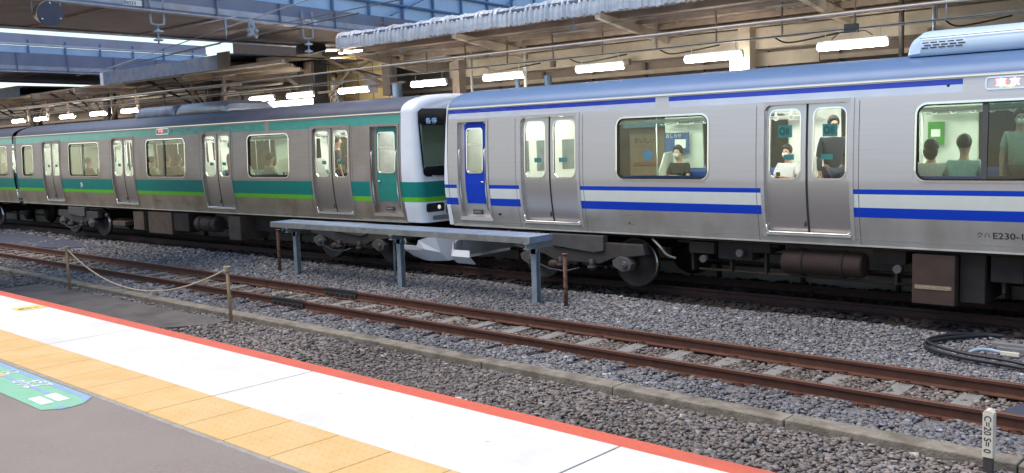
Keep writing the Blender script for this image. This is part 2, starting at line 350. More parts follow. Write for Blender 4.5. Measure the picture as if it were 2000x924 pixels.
text_mesh('writing', '1-2', .12, 'sw', st, flat(-7.35,2.37,0), bold=.002)
text_mesh('writing', 'のりば', .10, 'sw', st, flat(-6.95,2.30,0), bold=.003)
text_mesh('writing', '4ドア', .10, 'sw', st, flat(-6.85,2.385,0), bold=.003)
# yellow sticker on the white strip
ys = thing('warning_sticker', (-10.1,3.6,1.105), 'small yellow warning sticker lying across the white platform strip', 'sticker', near=True)
M['sy'] = mat('sticker_yellow', (.80,.66,.22), .6, 0, .1, 15)
MB().box(-10.24,-9.98,3.45,3.72,1.1055,1.107).build('backing', 'sy', ys)
text_mesh('writing', '足もと', .08, 'ink', ys, lambda x,y: (-10.06-y, 3.47+x*.9, 1.1075), bold=.003)

# ------------------------------------------------------------ stones
def stones(name, n, xr, yr, z, size, cols, near, dens_fn=None, reject=None):
    X = rng.uniform(xr[0], xr[1], n); Y = rng.uniform(yr[0], yr[1], n)
    if reject is not None:
        k = ~reject(X, Y); X, Y = X[k], Y[k]
    n = len(X); cube = np.array([(x,y,zz) for zz in (-1,1) for x,y in ((-1,-1),(1,-1),(1,1),(-1,1))], float)*.5
    V = cube[None]*(1+rng.uniform(-.45,.30,(n,8,1))) + rng.uniform(-.12,.12,(n,8,3))
    S = size*rng.lognormal(0,.30,n)[:,None]*np.stack([rng.uniform(.9,1.6,n), rng.uniform(.7,1.1,n), rng.uniform(.40,.7,n)],1)
    V = V*S[:,None,:]
    th = rng.uniform(0,2*np.pi,n); t2 = rng.normal(0,.28,n); c,s = np.cos(t2),np.sin(t2)
    y = V[...,1]*c[:,None]-V[...,2]*s[:,None]; zz = V[...,1]*s[:,None]+V[...,2]*c[:,None]; V[...,1]=y; V[...,2]=zz
    c,s = np.cos(th),np.sin(th); x = V[...,0]*c[:,None]-V[...,1]*s[:,None]; y = V[...,0]*s[:,None]+V[...,1]*c[:,None]; V[...,0]=x; V[...,1]=y
    hz = (np.sin(X*1.7+Y*.9)+np.sin(X*.63-Y*2.1))*.008
    V += np.stack([X,Y,z+hz+rng.uniform(-.010,.018,n)],1)[:,None,:]
    F = np.array([(0,3,2,1),(4,5,6,7),(0,1,5,4),(1,2,6,5),(2,3,7,6),(3,0,4,7)])
    T = np.concatenate([F[:,[0,1,2]],F[:,[0,2,3]]]); FF = (T[None]+8*np.arange(n)[:,None,None]).reshape(-1,3)
    me = bpy.data.meshes.new(name); nv, nf = n*8, len(FF)
    me.vertices.add(nv); me.vertices.foreach_set('co', V.reshape(-1)); me.loops.add(nf*3); me.loops.foreach_set('vertex_index', FF.reshape(-1).astype(np.int32))
    me.polygons.add(nf); me.polygons.foreach_set('loop_start', np.arange(0,nf*3,3,dtype=np.int32)); me.polygons.foreach_set('loop_total', np.full(nf,3,np.int32))
    me.update(calc_edges=True)
    cols = np.array(cols); pick = rng.integers(0,len(cols),n); C = cols[pick]*rng.lognormal(0,.20,n)[:,None]; C = np.clip(C,.02,.45)
    if near:
        dr = np.minimum(abs(Y-YN),abs(Y-YF)); k = np.exp(-(dr/.22)**2)[:,None]*.6*rng.random((n,1)); C = C*(1-k)+np.array([[.15,.085,.055]])*k
        pm = (np.sin(X*.9+Y*1.3)*np.sin(X*.37-Y*.8+2))[:,None]; C = C*(1+.16*pm); C[rng.random(n)<.012] *= 1.9; C = np.clip(C,.02,.6)
    CC = np.ones((n,8,4)); CC[...,:3] = C[:,None,:]
    at = me.color_attributes.new('tone','FLOAT_COLOR','POINT'); at.data.foreach_set('color', CC.reshape(-1)); me.materials.append(M['stone'])
    o = bpy.data.objects.new(name, me); COL.objects.link(o); place(o,(0,0,0),near); tag(o,kind='stuff'); return o
G = [(.175,.175,.19),(.19,.19,.202),(.165,.163,.175),(.235,.235,.248),(.19,.172,.165),(.20,.19,.19)]
B = [(.24,.212,.193),(.235,.205,.188),(.21,.185,.17),(.22,.195,.178),(.18,.168,.165),(.195,.155,.132)]
W = [(.26,.245,.225),(.16,.12,.10),(.21,.185,.165),(.125,.10,.09),(.19,.16,.14)]
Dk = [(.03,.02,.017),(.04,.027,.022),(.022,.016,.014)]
YN = 9.19+.0325; YF = YN+1.13                    # rail centres of the near track
SLX = [-3.0-.70*k for k in range(58)] + [-2.3,-1.6]
def rej_kerb(x,y): return (y>7.97)&(y<8.27)
def rej_slab(x,y): return (x>-21.2)&(x<-13.6)&(y>5.4+0*x)&(y<7.75)&(y > 6.8-.0-( -13.9-x)*.62)
def rej_track(x,y):
    r = (abs(y-YN)<.075)|(abs(y-YF)<.075)
    ph = np.abs(((x+3.0+.35) % .70)-.35); return r | ((ph<.105)&(y>YN-.45)&(y<YF+.45)&(rng.random(len(x))<.97))
def rej_a(x,y): return rej_kerb(x,y)|rej_slab(x,y)|rej_track(x,y)
for (x0,x1,d,sz) in [(-9,0.2,1000,.029),(-17,-9,760,.032),(-28,-17,330,.045),(-48,-28,130,.062)]:
    stones('ballast_stones', int((x1-x0)*4.0*d), (x0,x1),(3.93,7.97),-.135,sz*.95,B,True,reject=rej_a)
    stones('ballast_stones', int((x1-x0)*.95*d*1.1), (x0,x1),(8.25,YN-.08),-.135,sz,G,True,reject=rej_a)
    stones('ballast_stones', int((x1-x0)*1.0*d*1.1), (x0,x1),(YN+.05,YF-.05),-.183,sz,W,True,reject=rej_a)
    stones('ballast_stones', int((x1-x0)*2.7*d), (x0,x1),(YF+.08,13.05),-.145,sz,G,True,reject=rej_a)
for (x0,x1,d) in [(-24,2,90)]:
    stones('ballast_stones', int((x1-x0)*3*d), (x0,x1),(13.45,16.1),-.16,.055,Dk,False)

# ------------------------------------------------------------ track
def railmb(x0,x1,yc,z0=-.155):
    h = -z0; P = [(-.065,z0),(.065,z0),(.065,z0+.012),(.012,z0+.03),(.010,-.045),(.0325,-.035),(.0325,-.004),(.026,0),(-.026,0),(-.0325,-.004),(-.0325,-.035),(-.010,-.045),(-.012,z0+.03),(-.065,z0+.012)]
    mb = MB(); n = len(P); N = 40; rings = []
    for k in range(N+1):
        x = x0+(x1-x0)*k/N; rings.append([mb.vert((x,yc+p[0],p[1])) for p in P])
    for k in range(N):
        for j in range(n):
            mb.face((rings[k][j],rings[k+1][j],rings[k+1][(j+1)%n],rings[k][(j+1)%n]), 1 if j in (6,7,8) else 0)
    mb.face(rings[0][::-1]); mb.face(rings[-1]); return mb
r1 = railmb(-70,4,YN).build('rail', ['rail','railtop'], base=(0,0,0), near=True, label='rusty rail of the empty track, the one nearer the platform', cat='rail')
r2 = railmb(-70,4,YF).build('rail', ['rail','railtop'], base=(0,0,0), near=True, label='rusty rail of the empty track, the one nearer the train', cat='rail')
TY = 13.06+1.475
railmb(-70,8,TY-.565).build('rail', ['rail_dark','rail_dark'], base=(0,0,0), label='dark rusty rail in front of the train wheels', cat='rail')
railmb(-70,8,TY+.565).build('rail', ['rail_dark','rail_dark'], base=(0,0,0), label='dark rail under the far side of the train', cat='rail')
def sleeper(x, yc, m, near, label, group, clips=True):
    s = thing('sleeper', (x,yc,-.17), label, 'sleeper', group, near)
    mb = MB(); L = 1.0
    pr = [(-.115,-.2),(.115,-.2),(.10,-.012),(-.10,-.012)]
    i = []
    for (y,dz) in ((-L,-.01),(-.62,.008),(-.5,.008),(-.2,.0),(.2,.0),(.5,.008),(.62,.008),(L,-.01)):
        i.append([mb.vert((x+p[0],yc+y,-.155+p[1]*1+dz*(1 if p[1]>-.1 else 0))) for p in pr])
    for k in range(7):
        for j in range(4): mb.face((i[k][j],i[k][(j+1)%4],i[k+1][(j+1)%4],i[k+1][j]))
    mb.face(i[0]); mb.face(i[-1][::-1]); mb.build('body', m, s)
    if clips:
        for ry in (-.565,.565):
            for sd in (-1,1):
                c = MB(); y0 = yc+ry+sd*.065
                c.tube([(x-.05,y0+sd*.05,-.15),(x-.045,y0+sd*.07,-.115),(x,y0+sd*.075,-.105),(x+.045,y0+sd*.055,-.115),(x+.04,y0,-.128),(x-.01,y0-sd*.008,-.132)], .007, 6)
                c.box(x-.04,x+.04,y0-.005*sd,y0+.02*sd,-.168,-.148); c.build('rail_clip', 'rail', s)
    return s
s0 = sleeper(-3.0,(YN+YF)/2,'sleeper',True,'grey concrete sleeper half buried in stones under the empty track','sleepers of the empty track')
s1 = None
for x in SLX:
    if x == -3.0: continue
    if x < -20:
        if s1 is None: s1 = sleeper(x,(YN+YF)/2,'sleeper',True,s0['label'],s0['group'],False); continue
        copy_thing(s1,(x,(YN+YF)/2,-.17),True)
    else: copy_thing(s0,(x,(YN+YF)/2,-.17),True)
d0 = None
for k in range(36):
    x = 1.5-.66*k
    if d0 is None: d0 = sleeper(x,TY,'sleeper_dark',False,'dark sleeper under the train','sleepers under the train',False)
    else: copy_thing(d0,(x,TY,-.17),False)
# rail joints with black grease
for yy, lb in ((YN,'black greased rail joint on the rail nearer the platform'),(YF,'black greased rail joint on the rail nearer the train')):
    t = thing('rail_joint', (-13.95,yy,-.1), lb, 'rail joint', None, True)
    for sd in (-1,1):
        mb = MB(); mb.prism([(yy+sd*.013,-.125),(yy+sd*.045,-.118),(yy+sd*.03,-.05),(yy+sd*.013,-.045)],0,-14.4,-13.45); mb.build('fishplate', 'grease', t)
        for k in range(6):
            MB().tube([(-14.3+.15*k,yy+sd*.03,-.088),(-14.3+.15*k,yy+sd*.07,-.088)],.016,6).build('bolt','grease',t)
    mb = MB(); mb.box(-14.4,-13.4,yy-.034,yy+.034,-.04,.0015); mb.build('greased_head','grease',t)
mb = MB()
for (cx,cy,ax,ay) in [(-14.2,9.75,.9,.16),(-13.9,8.98,.7,.14),(-13.8,10.55,.6,.14)]:
    mb.poly([(cx+ax*math.cos(a)*(1+.2*math.sin(3*a)),cy+ay*math.sin(a)*(1+.2*math.cos(4*a)),-.117) for a in np.linspace(0,2*math.pi,18)[:-1]])
# kerb
mb = MB()
for k in range(26):
    a = -50+2.0*k; j = random.uniform(-.008,.008); mb.box(a+.006,a+1.994,8.0+j,8.235+j,-.3,-.055+random.uniform(-.006,.006))
mb.build('kerb', 'kerb', base=(0,0,0), near=True, kind='structure', bevel=.012)
# worn concrete slab beside the rope posts
mb = MB(); zz = -.105
mb.prism([(-21,7.72),(-13.55,7.78),(-13.45,7.5),(-13.9,6.85),(-15.2,6.1),(-16.6,5.5),(-21,5.4)][::-1],2,-.25,zz); mb.build('crossing_slab','slab',base=(0,0,0),near=True,kind='structure')
MB().prism([(-15.9,6.5),(-15.5,6.62),(-15.8,6.78),(-16.15,6.68)],2,zz-.01,zz+.004).build('slab_patch','mat_dark',base=(0,0,0),near=True,kind='structure')
MB().prism([(-34.5,13.02),(-26.6,12.55),(-28.3,11.45),(-33.4,10.9),(-37,10.8),(-37,13.0)][::-1],2,-.2,-.095).build('dark_ground_slab','mat_dark',kind='structure')  # flat dark blue-grey slab on the ground between the tracks

# ------------------------------------------------------------ rope fence, marker, rust posts, cables
ropepts = []
rf = thing('rope_barrier', (-16.4,7.74,-.12), 'sagging rope tied between two thin wooden posts beside the empty track', 'rope barrier', near=True)
for (x,y,lean) in ((-19.43,7.70,.0),(-13.42,7.79,-.03)):
    mb = MB(); mb.tube([(x,y,-.2),(x+lean*.3,y,.3),(x+lean,y,.775)],[.030,.028,.027],8); mb.build('post','wood',rf)
mb = MB(); A = Vector((-19.43,7.70,.74)); Bv = Vector((-13.45,7.79,.74)); pts = []
for k in range(41):
    t = k/40; p = A.lerp(Bv,t); p.z -= .60*(1-(2*t-1)**2)*(1+.10*(1-2*t)) ; pts.append(p)
mb.tube(pts,.015,6); rp = mb.build('rope','rope',rf)
for x in (-19.43,-13.45):
    y = 7.70 if x < -15 else 7.79; mb = MB()
    for dz in (0,.03,.06): mb.tube([(x+.042*math.cos(a),y+.042*math.sin(a),.71+dz) for a in np.linspace(0,2*math.pi,13)],.012,6,cap=False)
    mb.build('knot','rope',rf)
mk = thing('track_marker', (-2.17,7.85,-.15), 'short cream square post with black track numbers beside the kerb', 'marker post', near=True)
mb = MB(); h = .045; x,y = -2.17,7.85; h = .040
mb.box(x-h,x+h,y-h,y+h,.02,.385); b0 = len(mb.v)
mb.prism([(x-h,.385),(x+h,.385),(x+h*.2,.41),(x-h*.4,.41)],1,y-h,y+h); mb.build('post','marker',mk,bevel=.004)
MB().box(x-h*.8,x+h*.8,y-h*.8,y+h*.8,-.2,.02).build('stem','trim_dark',mk)
# writing runs down the platform-side face
text_mesh('writing','C=20 S= 0',.075,'ink',mk,lambda a,c: (x-.022+ c*1.0 -.004, y-h-.0015, .365-a*.93),bold=.0008)
nb = thing('number_plate', (-2.05,9.95,-.1), 'dark blue number plate with a white digit lying between the rusty rails', 'number plate', near=True)
MB().poly([(-2.62,9.62,-.135),(-1.95,9.62,-.135),(-1.95,10.02,-.075),(-2.40,10.02,-.075)]).prism([(-2.62,9.62),(-1.95,9.62),(-1.95,10.02),(-2.40,10.02)],2,-.16,-.14).build('plate','mat_dark',nb)
text_mesh('writing','3-',.26,'sw',nb,lambda a,c: (-2.44+a*.9,9.70+c*1.0,-.125+c*.15),bold=.004)
for (x,y,z1,lb) in ((-9.53,11.99,.73,'rusty steel post standing right of the maintenance deck'),(-17.86,12.15,.78,'rusty steel post standing left of the maintenance deck')):
    t = thing('steel_post',(x,y,-.14),lb,'post')
    MB().tube([(x,y,-.2),(x,y,z1)],.035,10).build('pipe','rust',t); MB().tube([(x,y,z1-.004),(x,y,z1+.02)],.05,10).build('cap','rust',t)
    MB().tube([(x,y,.18),(x,y,.205)],.042,10).build('collar','rust',t)
# cable loop on the ballast
def smooth(pts,n=8):
    P = [Vector(p) for p in pts]; out = []
    for i in range(len(P)-1):
        p0,p1,p2,p3 = P[max(i-1,0)],P[i],P[i+1],P[min(i+2,len(P)-1)]
        for k in range(n):
            t = k/n; out.append(.5*((2*p1)+(-p0+p2)*t+(2*p0-5*p1+4*p2-p3)*t*t+(-p0+3*p1-3*p2+p3)*t**3))
    return out+[P[-1]]
cb = thing('cable_loop',(-3.2,12.2,-.12),'thick black cables looped on the grey stones close to the train rail','cable')
z = -.10
for k,(dz,dx) in enumerate(((0,0),(.045,.05),(.02,-.06))):
    MB().tube(smooth([(-3.2,13.12,z),(-3.42,13.02+dx*.4,z+dz*.4),(-3.72,12.6+dx,z+dz),(-3.86,12.2+dx,z+dz),(-3.7,11.9+dx,z+dz),(-3.3,11.66+dx,z+dz),(-2.8,11.55+dx,z+dz),(-2.2,11.5+dx,z),(-1.6,11.7,z)]),.022,8).build('strand','cable',cb)
bd = thing('cable_bracket',(-2.9,12.1,-.1),'small white plastic bend and grey plates inside the cable loop','bracket')
MB().tube(smooth([(-3.3,11.95,-.10),(-3.24,12.07,-.08),(-3.12,12.14,-.08),(-2.98,12.12,-.09)]),.022,8).build('bend',mat('pale_blue_plastic',(.32,.40,.48),.5),bd)
MB().box(-2.98,-2.78,12.07,12.12,-.11,-.07).build('block','marker',bd)
MB().box(-3.2,-2.4,12.55,12.68,-.13,-.08).build('plate','cable2',bd); MB().box(-3.1,-2.3,12.38,12.47,-.13,-.09).build('plate','cable2',bd)

# ------------------------------------------------------------ maintenance deck (bench like walkway)
bt = thing('maintenance_deck',(-13.7,12.05,-.14),'long blue grey steel deck on three posts between the empty track and the train','platform deck')
ZT = 1.01; X0,X1,Y0,Y1 = -17.62,-10.12,11.80,12.42
mb = MB()
for k in range(10):
    a = X0+.75*k; mb.box(a+.004,a+.746,Y0+.005,Y1-.005,ZT-.022,ZT)
mb.build('deck_plates','bench',bt,bevel=.004)
mb = MB(); mb.prism([(Y0,ZT-.012),(Y0,ZT-.115),(Y0+.05,ZT-.115),(Y0+.05,ZT-.10),(Y0+.014,ZT-.10),(Y0+.014,ZT-.012)],0,X0,X1); mb.prism([(Y1,ZT-.012),(Y1,ZT-.115),(Y1-.05,ZT-.115),(Y1-.05,ZT-.1),(Y1-.014,ZT-.1),(Y1-.014,ZT-.012)],0,X0,X1); mb.build('edge_beam','benchedge',bt)
MB().box(X1-.012,X1,Y0+.015,Y1-.015,ZT-.11,ZT-.024).build('end_plate','bench',bt)
for x in (-17.0,-13.62,-10.20):
    mb = MB(); y = 12.03; z0 = -.2
    mb.box(x-.055,x+.055,y-.055,y-.045,z0,.80); mb.box(x-.055,x+.055,y+.045,y+.055,z0,.80); mb.box(x-.005,x+.005,y-.045,y+.045,z0,.80)
    mb.prism([(x-.055,.70),(x+.055,.70),(x+.11,.80),(x-.11,.80)],1,y-.055,y-.045)
    mb.build('leg','bench_leg',bt,bevel=.003)
    mb = MB(); 
    mb.box(x-.05,x+.05,Y0-.02,Y1+.02,.885,.897); mb.box(x-.05,x+.05,Y0-.02,Y1+.02,.80,.812); mb.box(x-.006,x+.006,Y0-.02,Y1+.02,.812,.885); mb.build('cross_beam','bench_leg',bt)
MB().tube([(-14.18,12.35,-.15),(-14.16,12.35,.89)],.022,8).build('conduit','bench_leg',bt)
MB().box(-14.22,-14.10,12.30,12.40,.80,.90).build('clamp','bench_leg',bt)

# ------------------------------------------------------------ rolling stock
D = 13.06
PZ = [.98,1.06,1.13,1.2,1.3,1.39,1.46,1.53,1.62,1.72,1.79,1.86,1.95,2.3,2.7,2.95,2.99,3.03,3.07,3.12,3.17,3.245,3.27]
def P(z): return float(np.interp(z,[.98,1.13,1.3,1.5,1.7,1.9,2.2,2.6,3.0,3.27],[.125,.10,.066,.034,.012,0,0,.014,.038,.062]))
def near_y(z,off=0): return D+P(z)+off
def far_y(z,off=0): return D+2.95-P(z)-off
def rr(x0,x1,z0,z1,r,n=5):
    out = []
    for (cx,cz,a0) in ((x1-r,z1-r,0),(x0+r,z1-r,90),(x0+r,z0+r,180),(x1-r,z0+r,270)):
        for k in range(n+1):
            a = R(a0+90*k/n); out.append((cx+r*math.cos(a),cz+r*math.sin(a)))
    return out
def wall(mb, x0,x1, zs, wins, doors, mfn, yf, off=0, r=.13):
    """side sheet with window holes (rounded) and door holes; zs = z breaks"""
    pad = .035; wrect = [(a-pad,b+pad,c-pad,d+pad) for a,b,c,d in wins]
    zs = sorted(set([round(z,4) for z in zs] + [round(v,4) for w_ in wrect for v in w_[2:]] + [round(v,4) for d_ in doors for v in d_[2:] if zs[0] < v < zs[-1]]))
    ex = sorted(set([x0,x1]+[v for w_ in wrect for v in w_[:2] if x0<v<x1]+[v for d_ in doors for v in d_[:2] if x0<v<x1]+[v for v in SEAMS if x0<v<x1]))
    xs = []
    for a,b in zip(ex,ex[1:]):
        n = max(1,int((b-a)/1.2)); xs += [a+(b-a)*k/n for k in range(n)]
    xs.append(x1); vid = {}
    def V(x,z):
        k = (round(x,4),round(z,4))
        if k not in vid: vid[k] = mb.vert((x,yf(z,off),z))
        return vid[k]
    for a,b in zip(xs,xs[1:]):
        for c,d in zip(zs,zs[1:]):
            mx,mz = (a+b)/2,(c+d)/2
            if any(p<mx<q and s_<mz<t_ for p,q,s_,t_ in wrect+list(doors)): continue
            mb.face((V(a,c),V(b,c),V(b,d),V(a,d)), mfn(mx,mz), True)
    for (a,b,c,d),(p,q,s_,t_) in zip(wins,wrect):
        inn = rr(a,b,c,d,r); out = rr(p,q,s_,t_,.0005); n = len(inn)
        I = [mb.vert((x,yf(z,off),z)) for x,z in inn]; O = [mb.vert((x,yf(z,off),z)) for x,z in out]
        for k in range(n): mb.face((O[k],O[(k+1)%n],I[(k+1)%n],I[k]), mfn((a+b)/2,c-.02), False)
SEAMS = []
def ring(mb, x0,x1,z0,z1,r,w_,proud,depth,yf,m=0,n=5,outer=True):
    inn = rr(x0,x1,z0,z1,r,n); out = rr(x0-w_,x1+w_,z0-w_,z1+w_,r+w_,n); N = len(inn)
    def L(pts,o): return [mb.vert((x,yf(z,o),z)) for x,z in pts]
    a = L(out,0.002); b = L(out,-proud); c = L(inn,-proud); d = L(inn,depth)
    for A_,B_ in ((a,b),(b,c),(c,d)):
        for k in range(N): mb.face((A_[k],A_[(k+1)%N],B_[(k+1)%N],B_[k]), m, False)
def pane(mb, x0,x1,z0,z1,r,off,yf,m=0):
    ym = lambda z: yf(z,off)
    mb.poly([(x,ym(z),z) for x,z in rr(x0,x1,z0,z1,r)],m)
def window(par, x0,x1,z0=1.92,z1=2.93, post=None, g='glass', yf=near_y, r=.13, dark_right=None):
    mb = MB(); ring(mb,x0,x1,z0,z1,r,.028,.010,.045,yf); fr = mb.build('window','chrome',par)
    mb = MB(); ring(mb,x0+.002,x1-.002,z0+.002,z1-.002,r,-.018,-.012,.045,yf); mb.build('seal','rubber',fr)
    if post is None: mb = MB(); pane(mb,x0,x1,z0,z1,r,.03,yf); mb.build('pane',g,fr)
    else:
        mb = MB(); mb.poly([(x,yf(z,.03),z) for x,z in rr(x0,x1,z0,z1,r) if x < (x0+x1)/2]+[(post,yf(z0,.03),z0),(post,yf(z1,.03),z1)][::1]); mb.build('pane',g,fr)
        mb = MB(); q = [(x,z) for x,z in rr(x0,x1,z0,z1,r) if x > (x0+x1)/2]; n = len(q)//2
        mb.poly([(x,yf(z,.032),z) for x,z in q[n:]+q[:n]]+[(post,yf(z1,.032),z1),(post,yf(z0,.032),z0)]); mb.build('pane',dark_right or g,fr)
        mb = MB(); mb.poly([(post-.035,yf(z0,.018),z0),(post+.035,yf(z0,.018),z0),(post+.035,yf(2.5,.018),2.5),(post+.035,yf(z1,.018),z1),(post-.035,yf(z1,.018),z1),(post-.035,yf(2.5,.018),2.5)]); mb.build('mullion','trim_dark',fr)
def seam_poly(par): pass
def passenger_door(par, xc, steel, sticker=False):
    w_ = .65; dz0,dz1 = 1.13,3.02; steelm = steel
    # frame round the doorway
    mb = MB()
    zs = [1.05,1.13,1.3,1.5,1.7,1.9,2.3,2.7,3.02,3.075]
    for sx in (-1,1):
        xi,xo = xc+sx*w_, xc+sx*(w_+.055)
        for c,d in zip(zs,zs[1:]):
            a_,b_ = (xi,xo) if sx>0 else (xo,xi)
            mb.poly([(a_,near_y(c,-.012),c),(b_,near_y(c,-.012),c),(b_,near_y(d,-.012),d),(a_,near_y(d,-.012),d)],0,False)
            mb.poly([(xi,near_y(c,-.012),c),(xi,near_y(d,-.012),d),(xi,near_y(d,.06),d),(xi,near_y(c,.06),c)])
            mb.poly([(xo,near_y(c,-.012),c),(xo,near_y(c,.003),c),(xo,near_y(d,.003),d),(xo,near_y(d,-.012),d)])
    mb.box(xc-w_,xc+w_,near_y(3.02,-.012),near_y(3.02,.07),3.022,3.075)
    for sx in (-1,1): mb.prism([(xc+sx*w_,3.022),(xc+sx*(w_-.08),3.022),(xc+sx*(w_-.03),2.995),(xc+sx*w_,2.94)],1,near_y(3.0,-.010),near_y(3.0,.03))
    fr = mb.build('door_frame',steelm,par)
    mb = MB(); mb.box(xc-w_,xc+w_,near_y(1.13,-.03),near_y(1.13,.1),1.085,1.125); mb.build('sill','steel_low',fr,bevel=.006)
    mb = MB(); mb.tube([(xc-w_+.0,near_y(1.2,-.012),1.24),(xc-w_+.01,near_y(1.15,-.022),1.155),(xc-w_+.06,near_y(1.13,-.03),1.128),(xc+w_-.06,near_y(1.13,-.03),1.128),(xc+w_-.01,near_y(1.15,-.022),1.155)],.011,6); mb.build('sill_trim','chrome',fr)
    for sx in (-1,1):
        a,b = (xc-w_+.002,xc-.008) if sx<0 else (xc+.008,xc+w_-.002)
        wx = (a+.075 if sx<0 else a+.10, b-.10 if sx<0 else b-.075)
        mb = MB(); wall(mb,a,b,[1.127,1.2,1.3,1.4,1.5,1.6,1.7,1.8,1.9,2.3,2.7,3.018],[(wx[0],wx[1],1.94,2.94)],[],lambda x,z:0,near_y,.045,r=.10)
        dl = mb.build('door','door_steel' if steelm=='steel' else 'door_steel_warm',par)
        mb = MB(); ring(mb,wx[0],wx[1],1.94,2.94,.10,.02,.010,.02,lambda z,o: near_y(z,o+.045)); mb.build('window_trim','chrome',dl)
        mb = MB(); pane(mb,wx[0],wx[1],1.94,2.94,.10,.058,near_y); mb.build('pane','glass_clear',dl)
        if sticker:
            cx = (wx[0]+wx[1])/2
            mb = MB(); zc = 2.63; mb.poly([(cx-.11,near_y(zc,.052),zc-.09),(cx+.11,near_y(zc,.052),zc-.09),(cx+.11,near_y(zc,.052),zc+.09),(cx-.11,near_y(zc,.052),zc+.09)]); stk = mb.build('sticker','stk',dl)
            text_mesh('emblem','◎8',.15,'stk2',dl,lambda a_,c_,cx=cx,zc=zc: (cx-.10+a_*.8,near_y(zc,.05),zc-.05+c_),bold=.002)
        cx = (wx[0]+wx[1])/2; mb = MB(); zc = 2.25
        mb.poly([(cx-.02 if sx<0 else cx-.13,near_y(zc,.053),zc-.04),(cx+.14 if sx<0 else cx+.05,near_y(zc,.053),zc-.04),(cx+.14 if sx<0 else cx+.05,near_y(zc,.053),zc+.04),(cx-.02 if sx<0 else cx-.13,near_y(zc,.053),zc+.04)]); mb.build('sticker','stk',dl)
    mb = MB(); zs = [1.13,1.3,1.5,1.7,1.9,2.3,2.7,3.02]
    for c,d in zip(zs,zs[1:]): mb.poly([(xc-.017,near_y(c,.041),c),(xc+.017,near_y(c,.041),c),(xc+.017,near_y(d,.041),d),(xc-.017,near_y(d,.041),d)])
    mb.build('door_seal','rubber',par)
    mb = MB(); mb.tube([(xc-.05,near_y(1.25,.03),1.22),(xc-.05,near_y(1.3,.03),1.31)],.012,6); mb.build('door_handle','trim_dark',par)
M['inkg'] = M['ink']
M['stk'] = mat('sticker_teal', (.05,.22,.20), .6); M['stk2'] = mat('sticker_dark_green', (.02,.10,.09), .6)
def roof_profile():
    return [(.062,3.27),(.066,3.30),(.10,3.37),(.17,3.44),(.30,3.51),(.52,3.58),(.85,3.635),(1.2,3.655),(1.475,3.66)]
def outline():          # half outline near side bottom -> top centre
    return [(P(z),z) for z in (.98,1.06,1.13,1.3,1.5,1.7,1.9,2.2,2.6,3.0,3.2)]+roof_profile()
def full_outline():
    h = outline(); return [(D+a,z) for a,z in h]+[(D+2.95-a,z) for a,z in h[:-1][::-1]]
